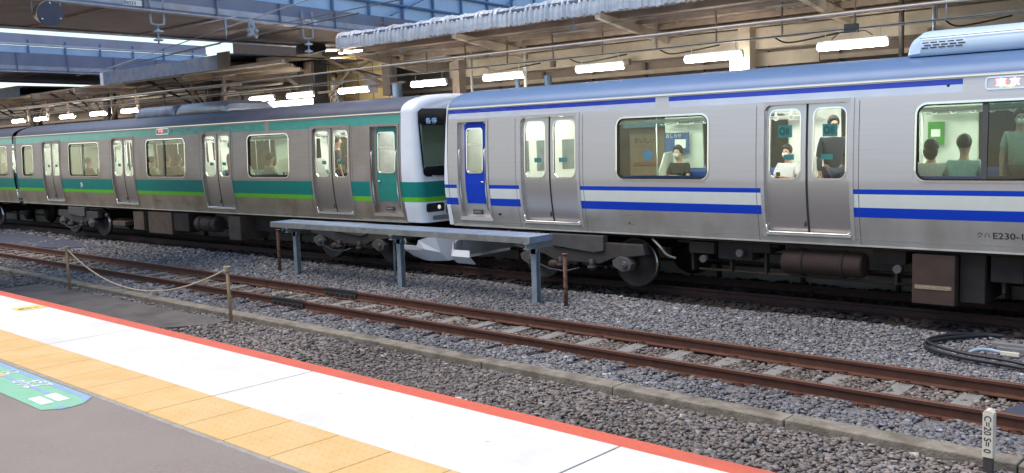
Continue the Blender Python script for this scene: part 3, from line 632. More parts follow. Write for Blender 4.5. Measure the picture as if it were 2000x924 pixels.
def cab(par, xs_, d, tealcar):
    """white nose. xs_ = x where steel ends, d = direction towards the nose tip"""
    stripes = [(1.39,1.53),(1.53,1.72),(1.72,1.79)] if not tealcar else [(1.41,1.51),(1.51,1.83)]
    zl = sorted(set([.98,1.06,1.13,1.2,1.3,1.39,1.41,1.51,1.53,1.62,1.72,1.79,1.83,1.95,2.15,2.3,2.5,2.7,2.9,3.0,3.1,3.2]))
    side = [(P(z),z) for z in zl]; top = roof_profile(); half = side+top
    full = [(D+a,z) for a,z in half]+[(D+2.95-a,z) for a,z in half[:-1][::-1]]; cy = D+1.475
    depth = .62 if tealcar else .28
    def front(y,z):     # how far the front face stands forward of the steel end
        u = (y-cy)/1.475; f = depth - .06*u*u
        f -= max(0,(z-1.75))*.085 if tealcar else max(0,z-1.75)*.06
        return f
    def mi(z,last=False):
        if tealcar: return 2 if 1.51<=z<=1.83 else (3 if 1.41<=z<1.51 else 0)
        return 5 if (1.39<=z<1.53 or 1.72<=z<1.79) else (4 if 1.53<=z<1.72 else 0)
    mb = MB(); r = .17; rings = []
    K = 7
    for k in range(K+2):
        row = []
        for (y,z) in full:
            f = front(y,z); 
            if k == 0: x, ins = 0, 0
            else:
                a = R(90*(k-1)/K); x = (f-r)+r*math.sin(a); ins = r*(1-math.cos(a))
            yy = y + (ins if y<cy else -ins)*min(1,abs(y-cy)/.4); 
            zz = z - (ins*1.0 if z>3.27 else 0)*min(1,max(0,(z-3.27)/.25))
            row.append(mb.vert((xs_+d*x, yy, zz)))
        rings.append(row)
    n = len(full)
    for k in range(K+1):
        for j in range(n-1):
            zc = (full[j][1]+full[j+1][1])/2; f = (rings[k][j],rings[k+1][j],rings[k+1][j+1],rings[k][j+1])
            mb.face(f if d>0 else f[::-1], mi(zc), True)
    # front face as a grid of rows between near and far edge
    L = len(half); NU = 12; wz0,wz1 = (2.12,3.0)
    grid = []
    last = rings[-1]
    for j in range(L):
        a,b = last[j], last[n-1-j]
        if a == b: grid.append([a]); continue
        va,vb = Vector(mb.v[a]),Vector(mb.v[b]); row = [a]
        for u in range(1,NU):
            t = u/NU; y = va.y+(vb.y-va.y)*t; z = va.z
            row.append(mb.vert((xs_+d*front(y,z),y,z)))
        row.append(b); grid.append(row)
    for j in range(L-1):
        if len(grid[j+1]) == 1: 
            for u in range(NU): mb.face((grid[j][u],grid[j][u+1],grid[j+1][0]),0,True)
            continue
        zc = (half[j][1]+half[j+1][1])/2
        for u in range(NU):
            if wz0<zc<wz1 and 0<=u<NU: 
                continue
            mb.face((grid[j][u],grid[j][u+1],grid[j+1][u+1],grid[j+1][u]), mi(zc), True)
    def fp(y,z,o=.006): return (xs_+d*(front(y,z)+o),y,z)
    nose = mb.build('cab_front',['frp','frp','teal','lime','cream','blue'],par)
    # black mask, glass, lamps
    def patch(nm,y0,y1,z0,z1,mtl,o,rad=.06,parent=par,ny=8):
        mb = MB(); L_ = rr(y0,y1,z0,z1,rad,4); 
        c = mb.vert(fp((y0+y1)/2,(z0+z1)/2,o)); ids = []
        # split edges so that it follows the curve
        pts = []
        for a_,b_ in zip(L_,L_[1:]+L_[:1]):
            m_ = max(1,int(math.hypot(a_[0]-b_[0],a_[1]-b_[1])/.2))
            for k in range(m_): pts.append((a_[0]+(b_[0]-a_[0])*k/m_,a_[1]+(b_[1]-a_[1])*k/m_))
        zsn = sorted(set([round(z0+(z1-z0)*k/6,4) for k in range(7)])); G_ = []
        for z in zsn:
            e = max(0, rad-min(z-z0,z1-z)); ins = rad-math.sqrt(max(0,rad*rad-e*e)) if e>0 else 0
            G_.append([mb.vert(fp(y0+ins+(y1-y0-2*ins)*k/ny,z,o)) for k in range(ny+1)])
        for i in range(len(zsn)-1):
            for k in range(ny): mb.face((G_[i][k],G_[i][k+1],G_[i+1][k+1],G_[i+1][k]),0,True)
        mb.v[c] = mb.v[G_[0][0]]
        return mb.build(nm,mtl,parent)
    mb = MB(); mb.tube([(xs_+d*.004,D+a,z) for a,z in side],.006,4); mb.build('nose_seam','trim_dark',nose)
    for yy in (D+.75,D+1.9):
        MB().tube([fp(yy,2.05,.03),fp(yy+.15,2.35,.035),fp(yy+.22,2.75,.03)],.010,5).build('wiper','rubber',nose)
    MB().tube([fp(D+.35,1.95,.01),fp(D+.35,1.93,.05),fp(D+1.2,1.90,.05),fp(D+1.2,1.92,.01)],.012,5).build('hand_grip','pole',nose)
    yl,yr = D+.115,D+2.95-.115
    ws = patch('windscreen',yl,yr,2.08,3.03,'glass_cab',.008,.05)
    patch('mask_top',yl,yr,2.98,3.33,'black',.012,.12,ws); patch('mask_bottom',yl,yr,1.93,2.14,'black',.012,.09,ws)
    for (a_,b_) in ((D+1.0,D+1.06),(D+1.9,D+1.96)): patch('pillar',a_,b_,2.05,3.1,'black',.014,.02,ws,2)
    for (a_,b_) in ((yl-.01,yl+.035),(yr-.035,yr+.01)): patch('pillar',a_,b_,2.0,3.25,'black',.013,.02,ws,2)
    if tealcar: text_mesh('destination','各停',.13,'led_pale',ws,lambda a_,c_: fp(D+.30+a_*1.2,3.03+c_,.016))
    for (a_,b_) in ((D+.14,D+.62),(D+2.33,D+2.81)):
        hl = patch('headlight',a_,b_,1.20,1.38,'black',.01,.03)
        mb = MB(); c = fp((a_+b_)/2+.10,1.29,.014); mb.ball(c,.045,0,10,(.4,1,1)); mb.build('lens','lens',hl)
    patch('step_panel',D+.3,D+2.6,1.03,1.12,'ac2',.01,.02)
M['glass_cab'] = glass('cab_glass',(.72,.80,.76),1.0); M['led_pale'] = emat('led_pale_blue',(.10,.35,.7),.45); M['lens'] = mat('lamp_lens',(.9,.88,.85),.1,.6,emis=(1,.9,.8),estr=.3)
def bogie(par, xc, name='bogie'):
    mb = MB(); y = D+.12
    # side frame
    mb.prism([(xc-1.45,.62),(xc-1.40,.80),(xc-.6,.80),(xc-.35,.66),(xc+.35,.66),(xc+.6,.80),(xc+1.40,.80),(xc+1.45,.62),(xc+.75,.52),(xc+.5,.42),(xc-.5,.42),(xc-.75,.52)][::-1],1,y,y+.16)
    mb.prism([(xc-1.45,.62),(xc-1.40,.80),(xc-.6,.80),(xc-.35,.66),(xc+.35,.66),(xc+.6,.80),(xc+1.40,.80),(xc+1.45,.62),(xc+.75,.52),(xc+.5,.42),(xc-.5,.42),(xc-.75,.52)][::-1],1,y+2.55,y+2.71)
    mb.box(xc-.3,xc+.3,y+.1,y+2.6,.45,.75)
    b = mb.build(name,'bogie',par,bevel=.015)
    MB().prism([(xc-.55,.70),(xc-.55,.92),(xc+.62,.92),(xc+.62,.66),(xc+.4,.62)][::-1],1,y-.05,y+.10).build('bolster','bogie_l',b,bevel=.01)
    for sx in (-1,1):
        wx = xc+sx*1.05
        MB().prism([(wx-.26,.50),(wx-.10,.58),(wx+.06,.56),(wx+.15,.46),(wx+.10,.34),(wx-.05,.31),(wx-.24,.40)][::-1],1,y-.04,y+.12).build('axle_box','bogie_l',b,bevel=.012)
        MB().tube([(wx,y-.09,.44),(wx,y+.05,.44)],[.055,.085],12).tube([(wx,y-.10,.44),(wx,y-.088,.44)],.022,8,m=1).build('axle_cap',['bogie_l','tyre'],b)
        for sd,yy in ((0,D+.43),(1,D+2.40)):
            w1 = MB(); n = 40
            prof = [(.0,0),(.15,0),(.19,.035),(.36,.045),(.40,.0),(.43,.0),(.445,.10 if sd==0 else -.03),(.43,.13),(.0,.13)]
            rings = []
            for (rad,dy) in prof:
                yv = yy+(dy if sd==0 else -dy); rings.append([w1.vert((wx+rad*math.cos(2*math.pi*k/n),yv,.44+rad*math.sin(2*math.pi*k/n))) for k in range(n)])
            for i in range(len(rings)-1):
                for k in range(n): w1.face((rings[i][k],rings[i][(k+1)%n],rings[i+1][(k+1)%n],rings[i+1][k]),1 if i in (5,) else 0,True)
            w1.build('wheel',['wheel','tyre'],b)
        mb = MB(); mb.tube([(xc+sx*.35,y-.02,.50),(xc+sx*.35,y-.02,.30)],.05,10); mb.tube([(xc+sx*.35,y-.02,.38),(xc+sx*.35,y-.02,.33)],.085,12); mb.build('damper','bogie',b)
    MB().tube([(xc-.9,y-.06,.36),(xc-.55,y-.09,.27),(xc-.2,y-.09,.25),(xc+.1,y-.06,.33)],.018,6).build('hose','cable',b)
    MB().ball((xc-.5,y-.05,.36),.10,0,10,(1.3,.6,.8)).build('brake_cylinder','underbox',b)
M['bogie_l'] = mat('bogie_light', (.085,.08,.08), .65, .1, .15, 6, dirt=((.09,.07,.06),.6), dscale=5)
def bench_seat(par, x0,x1, far, m):
    mb = MB(); s_ = 1 if not far else -1; yw = near_y(1.9,.09) if not far else far_y(1.9,.09)
    def Y(a): return yw+s_*a
    y = sorted((Y(.10),Y(.52))); mb.box(x0,x1,y[0],y[1],1.43,1.56)
    q = [(Y(0),1.55),(Y(.16),1.55),(Y(.10),1.93),(Y(0),1.98)]
    if far: q = q[::-1]
    mb.prism(q,0,x0,x1); mb.build('seat',m,par,bevel=.02)
def train_car(name, base, label, x0,x1, doors, wins, steel, low, stripefn, bands, endwins=(), open_far=False, seat='seat_blue', cabinfo=None, roofm='roof_sky_tint', cabdoor=None, dark_right=None, group='passenger cars at the far track', bandm=None, led=None):
    global SEAMS
    t = thing(name, base, label, 'train car', group); SEAMS = bands
    dr = [(c-.65,c+.65,1.13,3.02) for c in doors]
    if cabdoor: dr.append((cabdoor[0],cabdoor[1],1.16,3.0))
    wl = [(w_[0],w_[1],1.92,2.93) for w_ in wins]
    mb = MB(); wall(mb,x0,x1,PZ,wl,dr,stripefn,near_y); body = mb.build('body',[steel,low,'blue','cream','teal','lime','bandwhite','bandblue','teal_band','trim_dark'],t)
    mb = MB(); mb.prism([(near_y(3.26,-.0),3.262),(near_y(3.27,-.028),3.264),(near_y(3.27,-.028),3.282),(near_y(3.27,.01),3.30)],0,x0,x1); mb.build('gutter','chrome',t)
    mb = MB(); mb.box(x0,x1,near_y(.98,-.006),near_y(.98,.03),.965,.985); mb.build('sole_bar','steel_low',t)
    # panel seams
    for s_ in [c+k for c in doors for k in (-.78,.78)]:
        if x0+.05<s_<x1-.05:
            mb = MB()
            for c,d_ in zip(PZ,PZ[1:]): 
                if d_<3.04: mb.poly([(s_-.004,near_y(c,-.002),c),(s_+.004,near_y(c,-.002),c),(s_+.004,near_y(d_,-.002),d_),(s_-.004,near_y(d_,-.002),d_)])
            mb.build('panel_seam','trim_dark',body)
    # roof
    rp = roof_profile(); fu = [(D+a,z) for a,z in rp]+[(D+2.95-a,z) for a,z in rp[:-1][::-1]]
    mb = MB(); N = 12; rows = [[mb.vert((x0+(x1-x0)*k/N,y,z)) for y,z in fu] for k in range(N+1)]
    for k in range(N):
        for j in range(len(fu)-1): mb.face((rows[k][j],rows[k+1][j],rows[k+1][j+1],rows[k][j+1]),0,True)
    mb.build('roof',roofm,t)
    # far side, floor, ceiling, end walls
    fd = [(c-.65,c+.65,1.13,3.02) for c in doors] if open_far else []
    fw = list(wl)+([] if open_far else [(c+k-.22,c+k+.22,1.94,2.94) for c in doors for k in (-.36,.36)])
    SEAMS = []; mb = MB(); wall(mb,x0,x1,[1.0,1.13,1.5,1.9,2.95,3.02,3.27],[w_ for w_ in fw],fd,lambda x,z:0,far_y,.03); lin = mb.build('far_wall','wallin',t)
    for w_ in wl: mb = MB(); ring(mb,w_[0],w_[1],w_[2],w_[3],.13,.02,.01,.02,lambda z,o: far_y(z,o+.04)); pane(mb,w_[0],w_[1],w_[2],w_[3],.13,.03,far_y,1); mb.build('window',['pole','glass'],lin)
    MB().box(x0+.02,x1-.02,D+.11,D+2.84,1.06,1.128).build('floor','floorin',t)
    MB().box(x0+.02,x1-.02,D+.09,D+2.86,3.15,3.17).build('ceiling','wallin',t)
    mb = MB(); mb.prism([(D+.09,3.02),(D+.30,3.15),(D+.09,3.15)],0,x0+.02,x1-.02); mb.prism([(D+2.86,3.02),(D+2.86,3.15),(D+2.65,3.15)],0,x0+.02,x1-.02); mb.build('coving','wallin',t)
    for yy in (D+1.0,D+1.95): MB().box(x0+.6,x1-.6,yy-.06,yy+.06,3.12,3.148).build('ceiling_lamp','tube_in',t)
    for xx in (x0+.03,x1-.06): MB().box(xx,xx+.03,D+.12,D+2.84,1.0,3.3).build('end_wall','wallin',t)
    # racks, straps and stanchions
    allw = list(wins)
    for w_ in allw:
        a,b = max(w_[0]-.68,x0+.1),w_[1]+.68
        for far in (0,1):
            mb = MB(); y0 = D+2.95-.12 if far else D+.12; s_ = -1 if far else 1
            for k in range(5): mb.tube([(a,y0+s_*(.05+.075*k),2.84+.012*k),(b,y0+s_*(.05+.075*k),2.84+.012*k)],.010,6)
            for xx in (a,(a+b)/2,b): mb.box(xx-.012,xx+.012,min(y0,y0+s_*.38),max(y0,y0+s_*.38),2.815,2.835)
            mb.build('luggage_rack','pole',t)
            if not (cabinfo and cabinfo[2] and False): bench_seat(t,a+.05,b-.05,far,seat)
            for xx in (a+.02,b-.02):
                yy = y0+s_*.55; MB().tube([(xx,yy,1.13),(xx,yy+s_*.02,1.9),(xx,yy,3.14)],.016,6).build('stanchion','pole',t)
                mb = MB(); q = [(y0,1.35),(y0+s_*.50,1.35),(y0+s_*.50,1.95),(y0+s_*.30,2.28),(y0,2.30)]
                if far: q = q[::-1]
                mb.prism(q,0,xx-.015,xx+.015); mb.build('partition','wallin',t,bevel=.008)
            if not far: continue
            mb = MB(); yb = y0+s_*.42; mb.tube([(a,yb,3.02),(b,yb,3.02)],.012,6)
            mb.build('strap_rail','pole',t)
            for k in range(int((b-a)/.28)):
                xx = a+.15+.28*k; c = MB(); c.box(xx-.012,xx+.012,yb-.004,yb+.004,2.90,3.02); c.tube([(xx+.045*math.sin(q_),yb,2.86+.045*math.cos(q_)) for q_ in np.linspace(0,2*math.pi,13)],.008,5,cap=False); c.build('hand_strap','strap',t)
    for c in doors: passenger_door(t,c,steel,sticker=(name=='train_car' and not cabinfo is None and cabinfo[2] is False and c==doors[1]))
    for w_ in wins: window(t,w_[0],w_[1],post=w_[2] if len(w_)>2 else None,dark_right=dark_right if len(w_)>2 else None,g='glass' if seat=='seat_blue' else 'glass_green')
    if cabinfo: cab(t,cabinfo[0],cabinfo[1],cabinfo[2])
    # underfloor
    mb = MB(); mb.box(x0+.1,x1-.1,D+.35,D+2.6,.90,1.05); mb.build('underframe','under',t)
    return t
M['strap'] = mat('strap_white',(.7,.72,.68),.5)
def sf_blue(x,z):
    if z<1.39: return 1 
    if (1.39<=z<1.53) or (1.72<=z<1.79): return 2
    if 1.53<=z<1.72: return 3
    if x>-3.75 and z>3.03: return 0
    if -8.45<x<-8.2 and z>3.03: return 0
    if 3.07<=z<3.17: return 6
    if 3.17<=z<3.245: return 7
    return 0
blue = train_car('train_car',(-3.5,TY,0),'silver train car with blue and cream stripes and a white cab end, on the right',-13.27,6.2,
    [-10.71,-5.87,-1.05,3.77],[(-9.20,-7.48),(-4.31,-2.63,-3.47),(.5,2.2)],'steel','steel_low',sf_blue,[-8.45,-8.2,-3.75],open_far=True,cabinfo=(-13.27,-1,False),cabdoor=(-12.99,-12.23),dark_right='glass_dark')
PZ = sorted(set(PZ+[1.41,1.51,1.83,3.02,3.23]))
def sf_green(x,z):
    if z<1.41: return 1
    if z<1.51: return 5
    if z<1.83: return 4
    if -19.55<x<-19.38 and z>3.0: return 0
    if 3.03<=z<3.23: return 8
    return 0
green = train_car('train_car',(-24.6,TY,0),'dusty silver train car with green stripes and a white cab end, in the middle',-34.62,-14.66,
    [-17.02,-21.76,-26.86,-31.82],[(-20.29,-18.60),(-25.39,-23.32,-24.45),(-30.44,-28.37,-29.5),(-34.12,-33.26)],'steel_warm','steel_low_warm',sf_green,[-19.55,-19.38],cabinfo=(-14.66,1,True),cabdoor=(-15.63,-14.76),roofm='roof_grey',seat='seat_green')
def sf_green2(x,z): 
    return sf_green(-20,z) if x>-100 else 0
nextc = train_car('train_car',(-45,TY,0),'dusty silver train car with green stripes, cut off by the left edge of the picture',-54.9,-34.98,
    [-37.75,-42.6,-47.4,-52.2],[(-36.35,-35.5),(-41.05,-39.2),(-46,-44)],'steel_warm','steel_low_warm',sf_green2,[],roofm='roof_grey',seat='seat_green')
# gangway bellows between the two green cars
MB().box(-35.0,-34.6,D+.85,D+2.1,1.1,3.2).build('gangway','rubber',green)
MB().box(-35.0,-34.6,D+.2,D+.5,.9,1.0).build('coupler_bar','under',green)

# cab doors
def cab_door(par, x0,x1, doorm, framem, handle_right):
    z0,z1 = 1.16,3.0; off = .07
    mb = MB(); zs = [1.10,1.16,1.3,1.5,1.7,1.9,2.3,2.7,3.0,3.05]
    for xi,xo in ((x0,x0-.05),(x1,x1+.05)):
        a_,b_ = min(xi,xo),max(xi,xo)
        for c,d in zip(zs,zs[1:]):
            mb.poly([(a_,near_y(c,-.01),c),(b_,near_y(c,-.01),c),(b_,near_y(d,-.01),d),(a_,near_y(d,-.01),d)])
            mb.poly([(xi,near_y(c,-.01),c),(xi,near_y(d,-.01),d),(xi,near_y(d,off),d),(xi,near_y(c,off),c)])
    mb.box(x0,x1,near_y(3.0,-.01),near_y(3.0,off),3.0,3.05); mb.box(x0-.05,x1+.05,near_y(1.13,-.015),near_y(1.13,off),1.09,1.16)
    fr = mb.build('cab_door_frame',framem,par)
    w0,w1 = x0+.20,x1-.16; a,b = x0+.13,x1-.09
    mb = MB(); wall(mb,x0+.002,x1-.002,[1.161,1.22,1.3,1.42,1.5,1.6,1.7,1.9,2.3,2.7,2.999],[(w0,w1,2.03,2.86)],[],lambda x,z: 1 if (z>1.42 and a<x<b) else 0,near_y,off,r=.05)
    dl = mb.build('cab_door',[framem,doorm],par)
    zz = [1.42,1.6,1.8,2.0]; mb = MB()
    for zs_ in ([(1.42,1.6),(1.6,1.8),(1.8,1.99)]):
        mb.poly([(a,near_y(zs_[0],off-.014),zs_[0]),(b,near_y(zs_[0],off-.014),zs_[0]),(b,near_y(zs_[1],off-.014),zs_[1]),(a,near_y(zs_[1],off-.014),zs_[1])])
    for (c,d) in ((a,w0-.012),(w1+.012,b)): mb.poly([(c,near_y(1.99,off-.014),1.99),(d,near_y(1.99,off-.014),1.99),(d,near_y(2.96,off-.014),2.96),(c,near_y(2.96,off-.014),2.96)])
    mb.poly([(w0-.012,near_y(2.88,off-.014),2.88),(w1+.012,near_y(2.88,off-.014),2.88),(w1+.012,near_y(2.96,off-.014),2.96),(w0-.012,near_y(2.96,off-.014),2.96)])
    mb.build('door_panel',doorm,dl)
    mb = MB(); ring(mb,w0,w1,2.03,2.86,.05,.022,.020,.02,lambda z,o: near_y(z,o+off)); mb.build('window_trim','chrome',dl)
    MB().box(w0,w1,near_y(2.4,off-.005),near_y(2.4,off+.008),2.55,2.57).build('sash','chrome',dl)
    mb = MB(); pane(mb,w0,w1,2.03,2.86,.05,off+.02,near_y); mb.build('pane','glass_clear',dl)
    hx = b-.05 if handle_right else a+.10
    MB().tube([(hx+.03,near_y(1.85,off-.02),1.83),(hx+.03,near_y(1.85,off-.05),1.84),(hx-.07,near_y(1.85,off-.05),1.85)],.011,6).build('handle','chrome',dl)
    for xx in (x0+.05,x1-.035): MB().tube([(xx,near_y(1.35,.03),1.28),(xx,near_y(1.35,-.012),1.33),(xx,near_y(1.7,-.012),1.7),(xx,near_y(2.3,-.012),2.45),(xx,near_y(2.3,.03),2.5)],.012,6).build('grab_rail','pole',fr)
    mb = MB(); mb.box((x0+x1)/2-.12,(x0+x1)/2+.12,near_y(1.25,off-.03),near_y(1.25,off+.0),1.205,1.30); mb.build('vent','trim_dark',dl)
    mb = MB(); mb.box((x0+x1)/2-.09,(x0+x1)/2+.09,near_y(1.25,off-.04),near_y(1.25,off-.028),1.245,1.262); mb.build('vent_slat','chrome',dl)
cab_door(blue,-12.99,-12.23,'blue','steel',True)
M['teal_door'] = mat('door_teal',(.015,.235,.19),.5,0,.08,8)
cab_door(green,-15.63,-14.76,'teal_door','steel_warm',False)
M['glasspanel'] = mat('dim_window',(.20,.24,.23),.15)
M['cab_fill_glow'] = emat('cab_fill_glow',(1,1,.95),1.8)  # unseen glowing ceiling panel, added to brighten the cab interior
M['cabgrey'] = mat('cab_interior_grey',(.50,.51,.49),.7)
for (par,xa,xb,xw) in ((blue,-13.3,-11.95,-11.95),(green,-16.1,-14.4,-16.1)):
    sg_ = 1 if par is blue else -1
    MB().box(xw-.02,xw+.02,D+.12,D+2.84,1.13,3.15).build('cab_bulkhead','cabgrey',par)
    bk = MB().box(xw+.0226*sg_-.002,xw+.0226*sg_+.002,D+.12,D+2.84,1.13,3.15).build('bulkhead_lining','wallin',par)
    for ya in (D+.35,D+1.15,D+1.95): MB().box(xw+.03*sg_-.004,xw+.03*sg_+.004,ya,ya+.55,2.0,2.6).build('bulkhead_window','glasspanel',bk)
    MB().box(xa,xb,D+.12,D+2.84,1.0,1.14).build('cab_floor','cabgrey',par); MB().box(xa,xb,D+.2,D+2.75,3.13,3.16).build('cab_ceiling','cabgrey',par)
    MB().box((xa+xb)/2-.5,(xa+xb)/2+.35,D+.7,D+2.2,3.10,3.128).build('cab_fill_glow','cab_fill_glow',par)
    MB().box(min(xa,xb)+(.0 if par is blue else .8),min(xa,xb)+(.6 if par is blue else 1.5),D+.25,D+2.6,1.14,1.98).build('control_desk','trim_dark',par)
MB().box(-16.06,-16.0,D+.5,D+1.1,1.9,2.5).build('jacket','sw',green); MB().box(-15.1,-14.9,D+.9,D+1.15,1.9,2.2).build('bag','blue',green)

# roof equipment
def ac(par, x0,x1, m, dome=None):
    prof = [(D+.55,3.60),(D+.50,3.64),(D+.53,3.82),(D+.66,3.93),(D+.95,3.97),(D+2.0,3.97),(D+2.29,3.93),(D+2.42,3.82),(D+2.45,3.60)]
    mb = MB(); xsn = [x0,x0+.03,x0+.18,x1-.18,x1-.03,x1]; sc = [.0,.55,1,1,.55,.0]; rows = []
    for x,s_ in zip(xsn,sc):
        rows.append([mb.vert((x,D+1.475+(y-D-1.475)*(.93+.07*s_)*(.8 if dome else 1),3.6+(z-3.6)*(.35+.65*s_)*(.9 if dome else 1))) for y,z in prof])
    for k in range(len(rows)-1):
        for j in range(len(prof)-1): mb.face((rows[k][j],rows[k+1][j],rows[k+1][j+1],rows[k][j+1]),0,k==2)
    mb.face(rows[0]); mb.face(rows[-1][::-1]); a_ = mb.build('air_conditioner',m,par)
    return a_
A1 = ac(blue,-4.62,-.6,'ac')
for i in range(3):
    for k in range(5):
        xx = -4.42+.11*k+.03*(i%2); zz = 3.70+.035*i; yv = D+.507+.012*i
        MB().box(xx,xx+.085,yv-.012,yv+.02,zz,zz+.014).build('louvre','black',A1)
MB().box(-4.45,-.8,D+.505,D+.52,3.838,3.845).build('lid_seam','trim_dark',A1)
A2 = ac(green,-27.3,-24.95,'ac3',1); A3 = ac(green,-24.9,-22.3,'ac2',1)
A4 = ac(nextc,-47,-43,'ac2')
for xx in (-3.0,-2.2): MB().ball((xx,D+.53,3.79),.02,0,8).build('bolt','trim_dark',A1)
# destination display
def led(par,x0,x1,txt,sub,dx=.1):
    mb = MB(); ring(mb,x0,x1,3.095,3.225,.025,.018,.010,.02,near_y,n=3); f_ = mb.build('destination_display','chrome',par)
    mb = MB(); pane(mb,x0,x1,3.095,3.225,.025,.006,near_y); mb.build('screen','ledback' if sub else 'led_redback',f_)
    text_mesh('writing',txt,.115,'led_red',f_,lambda a_,c_: (x0+dx+a_*1.1,near_y(3.15,.0)-.002,3.128+c_*.9),bold=.006)
    if sub: text_mesh('writing',txt,.115,'led_white',f_,lambda a_,c_: (x0+dx+a_*1.1,near_y(3.15,.0)-.004,3.128+c_*.9),bold=.002)
    if sub: text_mesh('writing',sub,.04,'led_yellow',f_,lambda a_,c_: (x0+dx+.05+a_,near_y(3.1,0)-.005,3.105+c_))
M['led_redback'] = emat('led_red_back',(1,.05,.08),1.0)
M['ledback'] = mat('display_back',(.07,.045,.04),.3)
led(blue,-3.46,-2.75,'東 京','for Tokyo')
led(green,-24.8,-24.15,'取手','',.1)
MB().ball((-3.93,near_y(3.17,.0),3.165),.022,0,10,(1,.4,1)).build('camera_eye','black',blue)
MB().ball((-23.95,near_y(3.17,.0),3.165),.022,0,10,(1,.4,1)).build('camera_eye','black',green)
text_mesh('writing','クハ',.085,'inkg',blue,lambda a_,c_: (-3.56+a_*1.0,near_y(1.175+c_)-.004,1.175+c_),bold=.0)
text_mesh('writing','E230-1',.12,'inkg',blue,lambda a_,c_: (-3.37+a_*1.15,near_y(1.16+c_)-.004,1.16+c_),bold=.001)

text_mesh('logo','JR',.17,'sw',green,lambda a_,c_: (-29.75+a_*1.1,near_y(1.6+c_)-.004,1.60+c_),bold=.006)
text_mesh('writing','モハE231',.08,'inkg',green,lambda a_,c_: (-25.2+a_*1.1,near_y(1.21+c_)-.004,1.21+c_))
mb = MB(); mb.poly([(-12.02,near_y(1.24)-.002,1.21),(-11.95,near_y(1.24)-.002,1.21),(-11.95,near_y(1.24)-.002,1.28),(-12.02,near_y(1.24)-.002,1.28)]); mb.build('car_number','ink',blue)
# small inspection hatch
mb = MB()
for a_,b_,c_,d_ in ((-9.12,-8.94,1.30,1.304),(-9.12,-8.94,1.14,1.144),(-9.124,-9.12,1.14,1.304),(-8.94,-8.936,1.14,1.304)): mb.box(a_,b_,near_y(c_)-.003,near_y(c_)+.002,c_,d_)
mb.build('hatch','trim_dark',blue); MB().box(-9.045,-9.015,near_y(1.17)-.006,near_y(1.17),1.155,1.18).build('hatch_lock','ink',blue)
# cab roof/skirts
def skirt(par, pts_side, x_tip, x_back, mirror):
    pass
m_ = MB(); y = D+.10      # green car's big obstacle deflector, folded white sheet
yc = D+1.475
def fold(par, name, rows, mtl):
    mb = MB(); ids = [[mb.vert(p) for p in r_] for r_ in rows]
    for a,b in zip(ids,ids[1:]):
        for k in range(len(a)-1): mb.face((a[k],a[k+1],b[k+1],b[k]))
    o = mb.build(name,mtl,par); sm = o.modifiers.new('s','SOLIDIFY'); sm.thickness = .02; return o
X_ = -13.93
for s_ in (1,-1):
    Y = lambda a: yc - s_*(yc-(D+a))
    fold(green,'deflector',[[(-14.78,Y(.10),.50),(-14.35,Y(.08),.50),(-14.30,Y(.08),.62),(-14.02,Y(.28),.72),(X_,yc,.74)],
                        [(-14.78,Y(.12),.42),(-14.35,Y(.10),.42),(-14.16,Y(.12),.44),(-13.94,Y(.35),.36),(X_+.05,yc,.32)],
                        [(-14.70,Y(.30),.26),(-14.35,Y(.28),.20),(-14.16,Y(.30),.18),(-13.90,Y(.50),.17),(X_+.08,yc,.17)]],'frp')
    fold(blue,'deflector',[[(-13.34,Y(.20),.62),(-13.27,Y(.08),.62),(-13.265,Y(.08),.48),(-12.82,Y(.08),.48)],
                      [(-13.38,Y(.20),.40),(-13.30,Y(.05),.36),(-13.29,Y(.05),.36),(-12.80,Y(.05),.36)],
                      [(-13.40,Y(.5),.22),(-13.30,Y(.20),.21),(-13.28,Y(.20),.21),(-12.80,Y(.20),.21)]],'frp')
    fold(blue,'deflector',[[(-13.34,Y(.20),.64),(-13.45,Y(.5),.66),(-13.5,yc,.68)],[(-13.38,Y(.20),.42),(-13.50,Y(.5),.30),(-13.58,yc,.28)]],'frp')
MB().box(-14.3,-13.0,yc-.12,yc+.12,.75,.95).build('coupler','bogie',green,bevel=.02)
# underfloor gear
def ubox(par,nm,x0,x1,z0,z1,m,y0=D+.16,y1=D+1.0): return MB().box(x0,x1,y0,y1,z0,z1).build(nm,m,par,bevel=.012)
b_ = ubox(blue,'equipment_box',-4.40,-3.84,.21,.90,'underbox'); MB().box(-4.36,-3.88,D+.152,D+.165,.42,.475).build('stencil_band',mat('stencil_tan',(.28,.22,.14),.8,0,.4,60),b_)
ubox(blue,'equipment_box',-3.82,-3.5,.25,.92,'under',D+.3,D+1.2); 
def tank(par,x0,x1,zc,r,m): 
    MB().tube([(x0,D+.35,zc),(x0+.02,D+.35,zc),(x0+.05,D+.35,zc),(x1-.05,D+.35,zc),(x1-.02,D+.35,zc),(x1,D+.35,zc)],[r*.86,r*.96,r,r,r*.96,r*.86],24).build('air_tank',m,par)
    for q in (.25,.75): xx = x0+(x1-x0)*q; MB().tube([(xx,D+.35,zc),(xx+.04,D+.35,zc)],r+.012,20).build('tank_strap','under',par)
tank(blue,-6.35,-5.12,.66,.19,'tankbrown')
for (a_,b__,z0,z1) in ((-7.5,-6.9,.62,.92),(-6.9,-6.6,.75,.95),(-5.0,-4.55,.70,.95),(-3.45,-3.05,.55,.92)): ubox(blue,'equipment_box',a_,b__,z0,z1,'under',D+.35,D+.9)
for (a_,b__,z_,yy) in ((-8.3,-4.5,.52,D+.8),(-8.2,-6.5,.72,D+.6),(-5.1,-4.4,.56,D+.5),(-8.4,-3.5,.93,D+.25),(-3.6,0,.5,D+.7)): MB().tube([(a_,yy,z_),(b__,yy,z_)],.018,6).build('pipe','under',blue)
for xx in (-8.0,-7.3,-6.7,-4.7,-3.3): MB().box(xx-.02,xx+.02,D+.4,D+.5,.4,.95).build('hanger','under',blue)
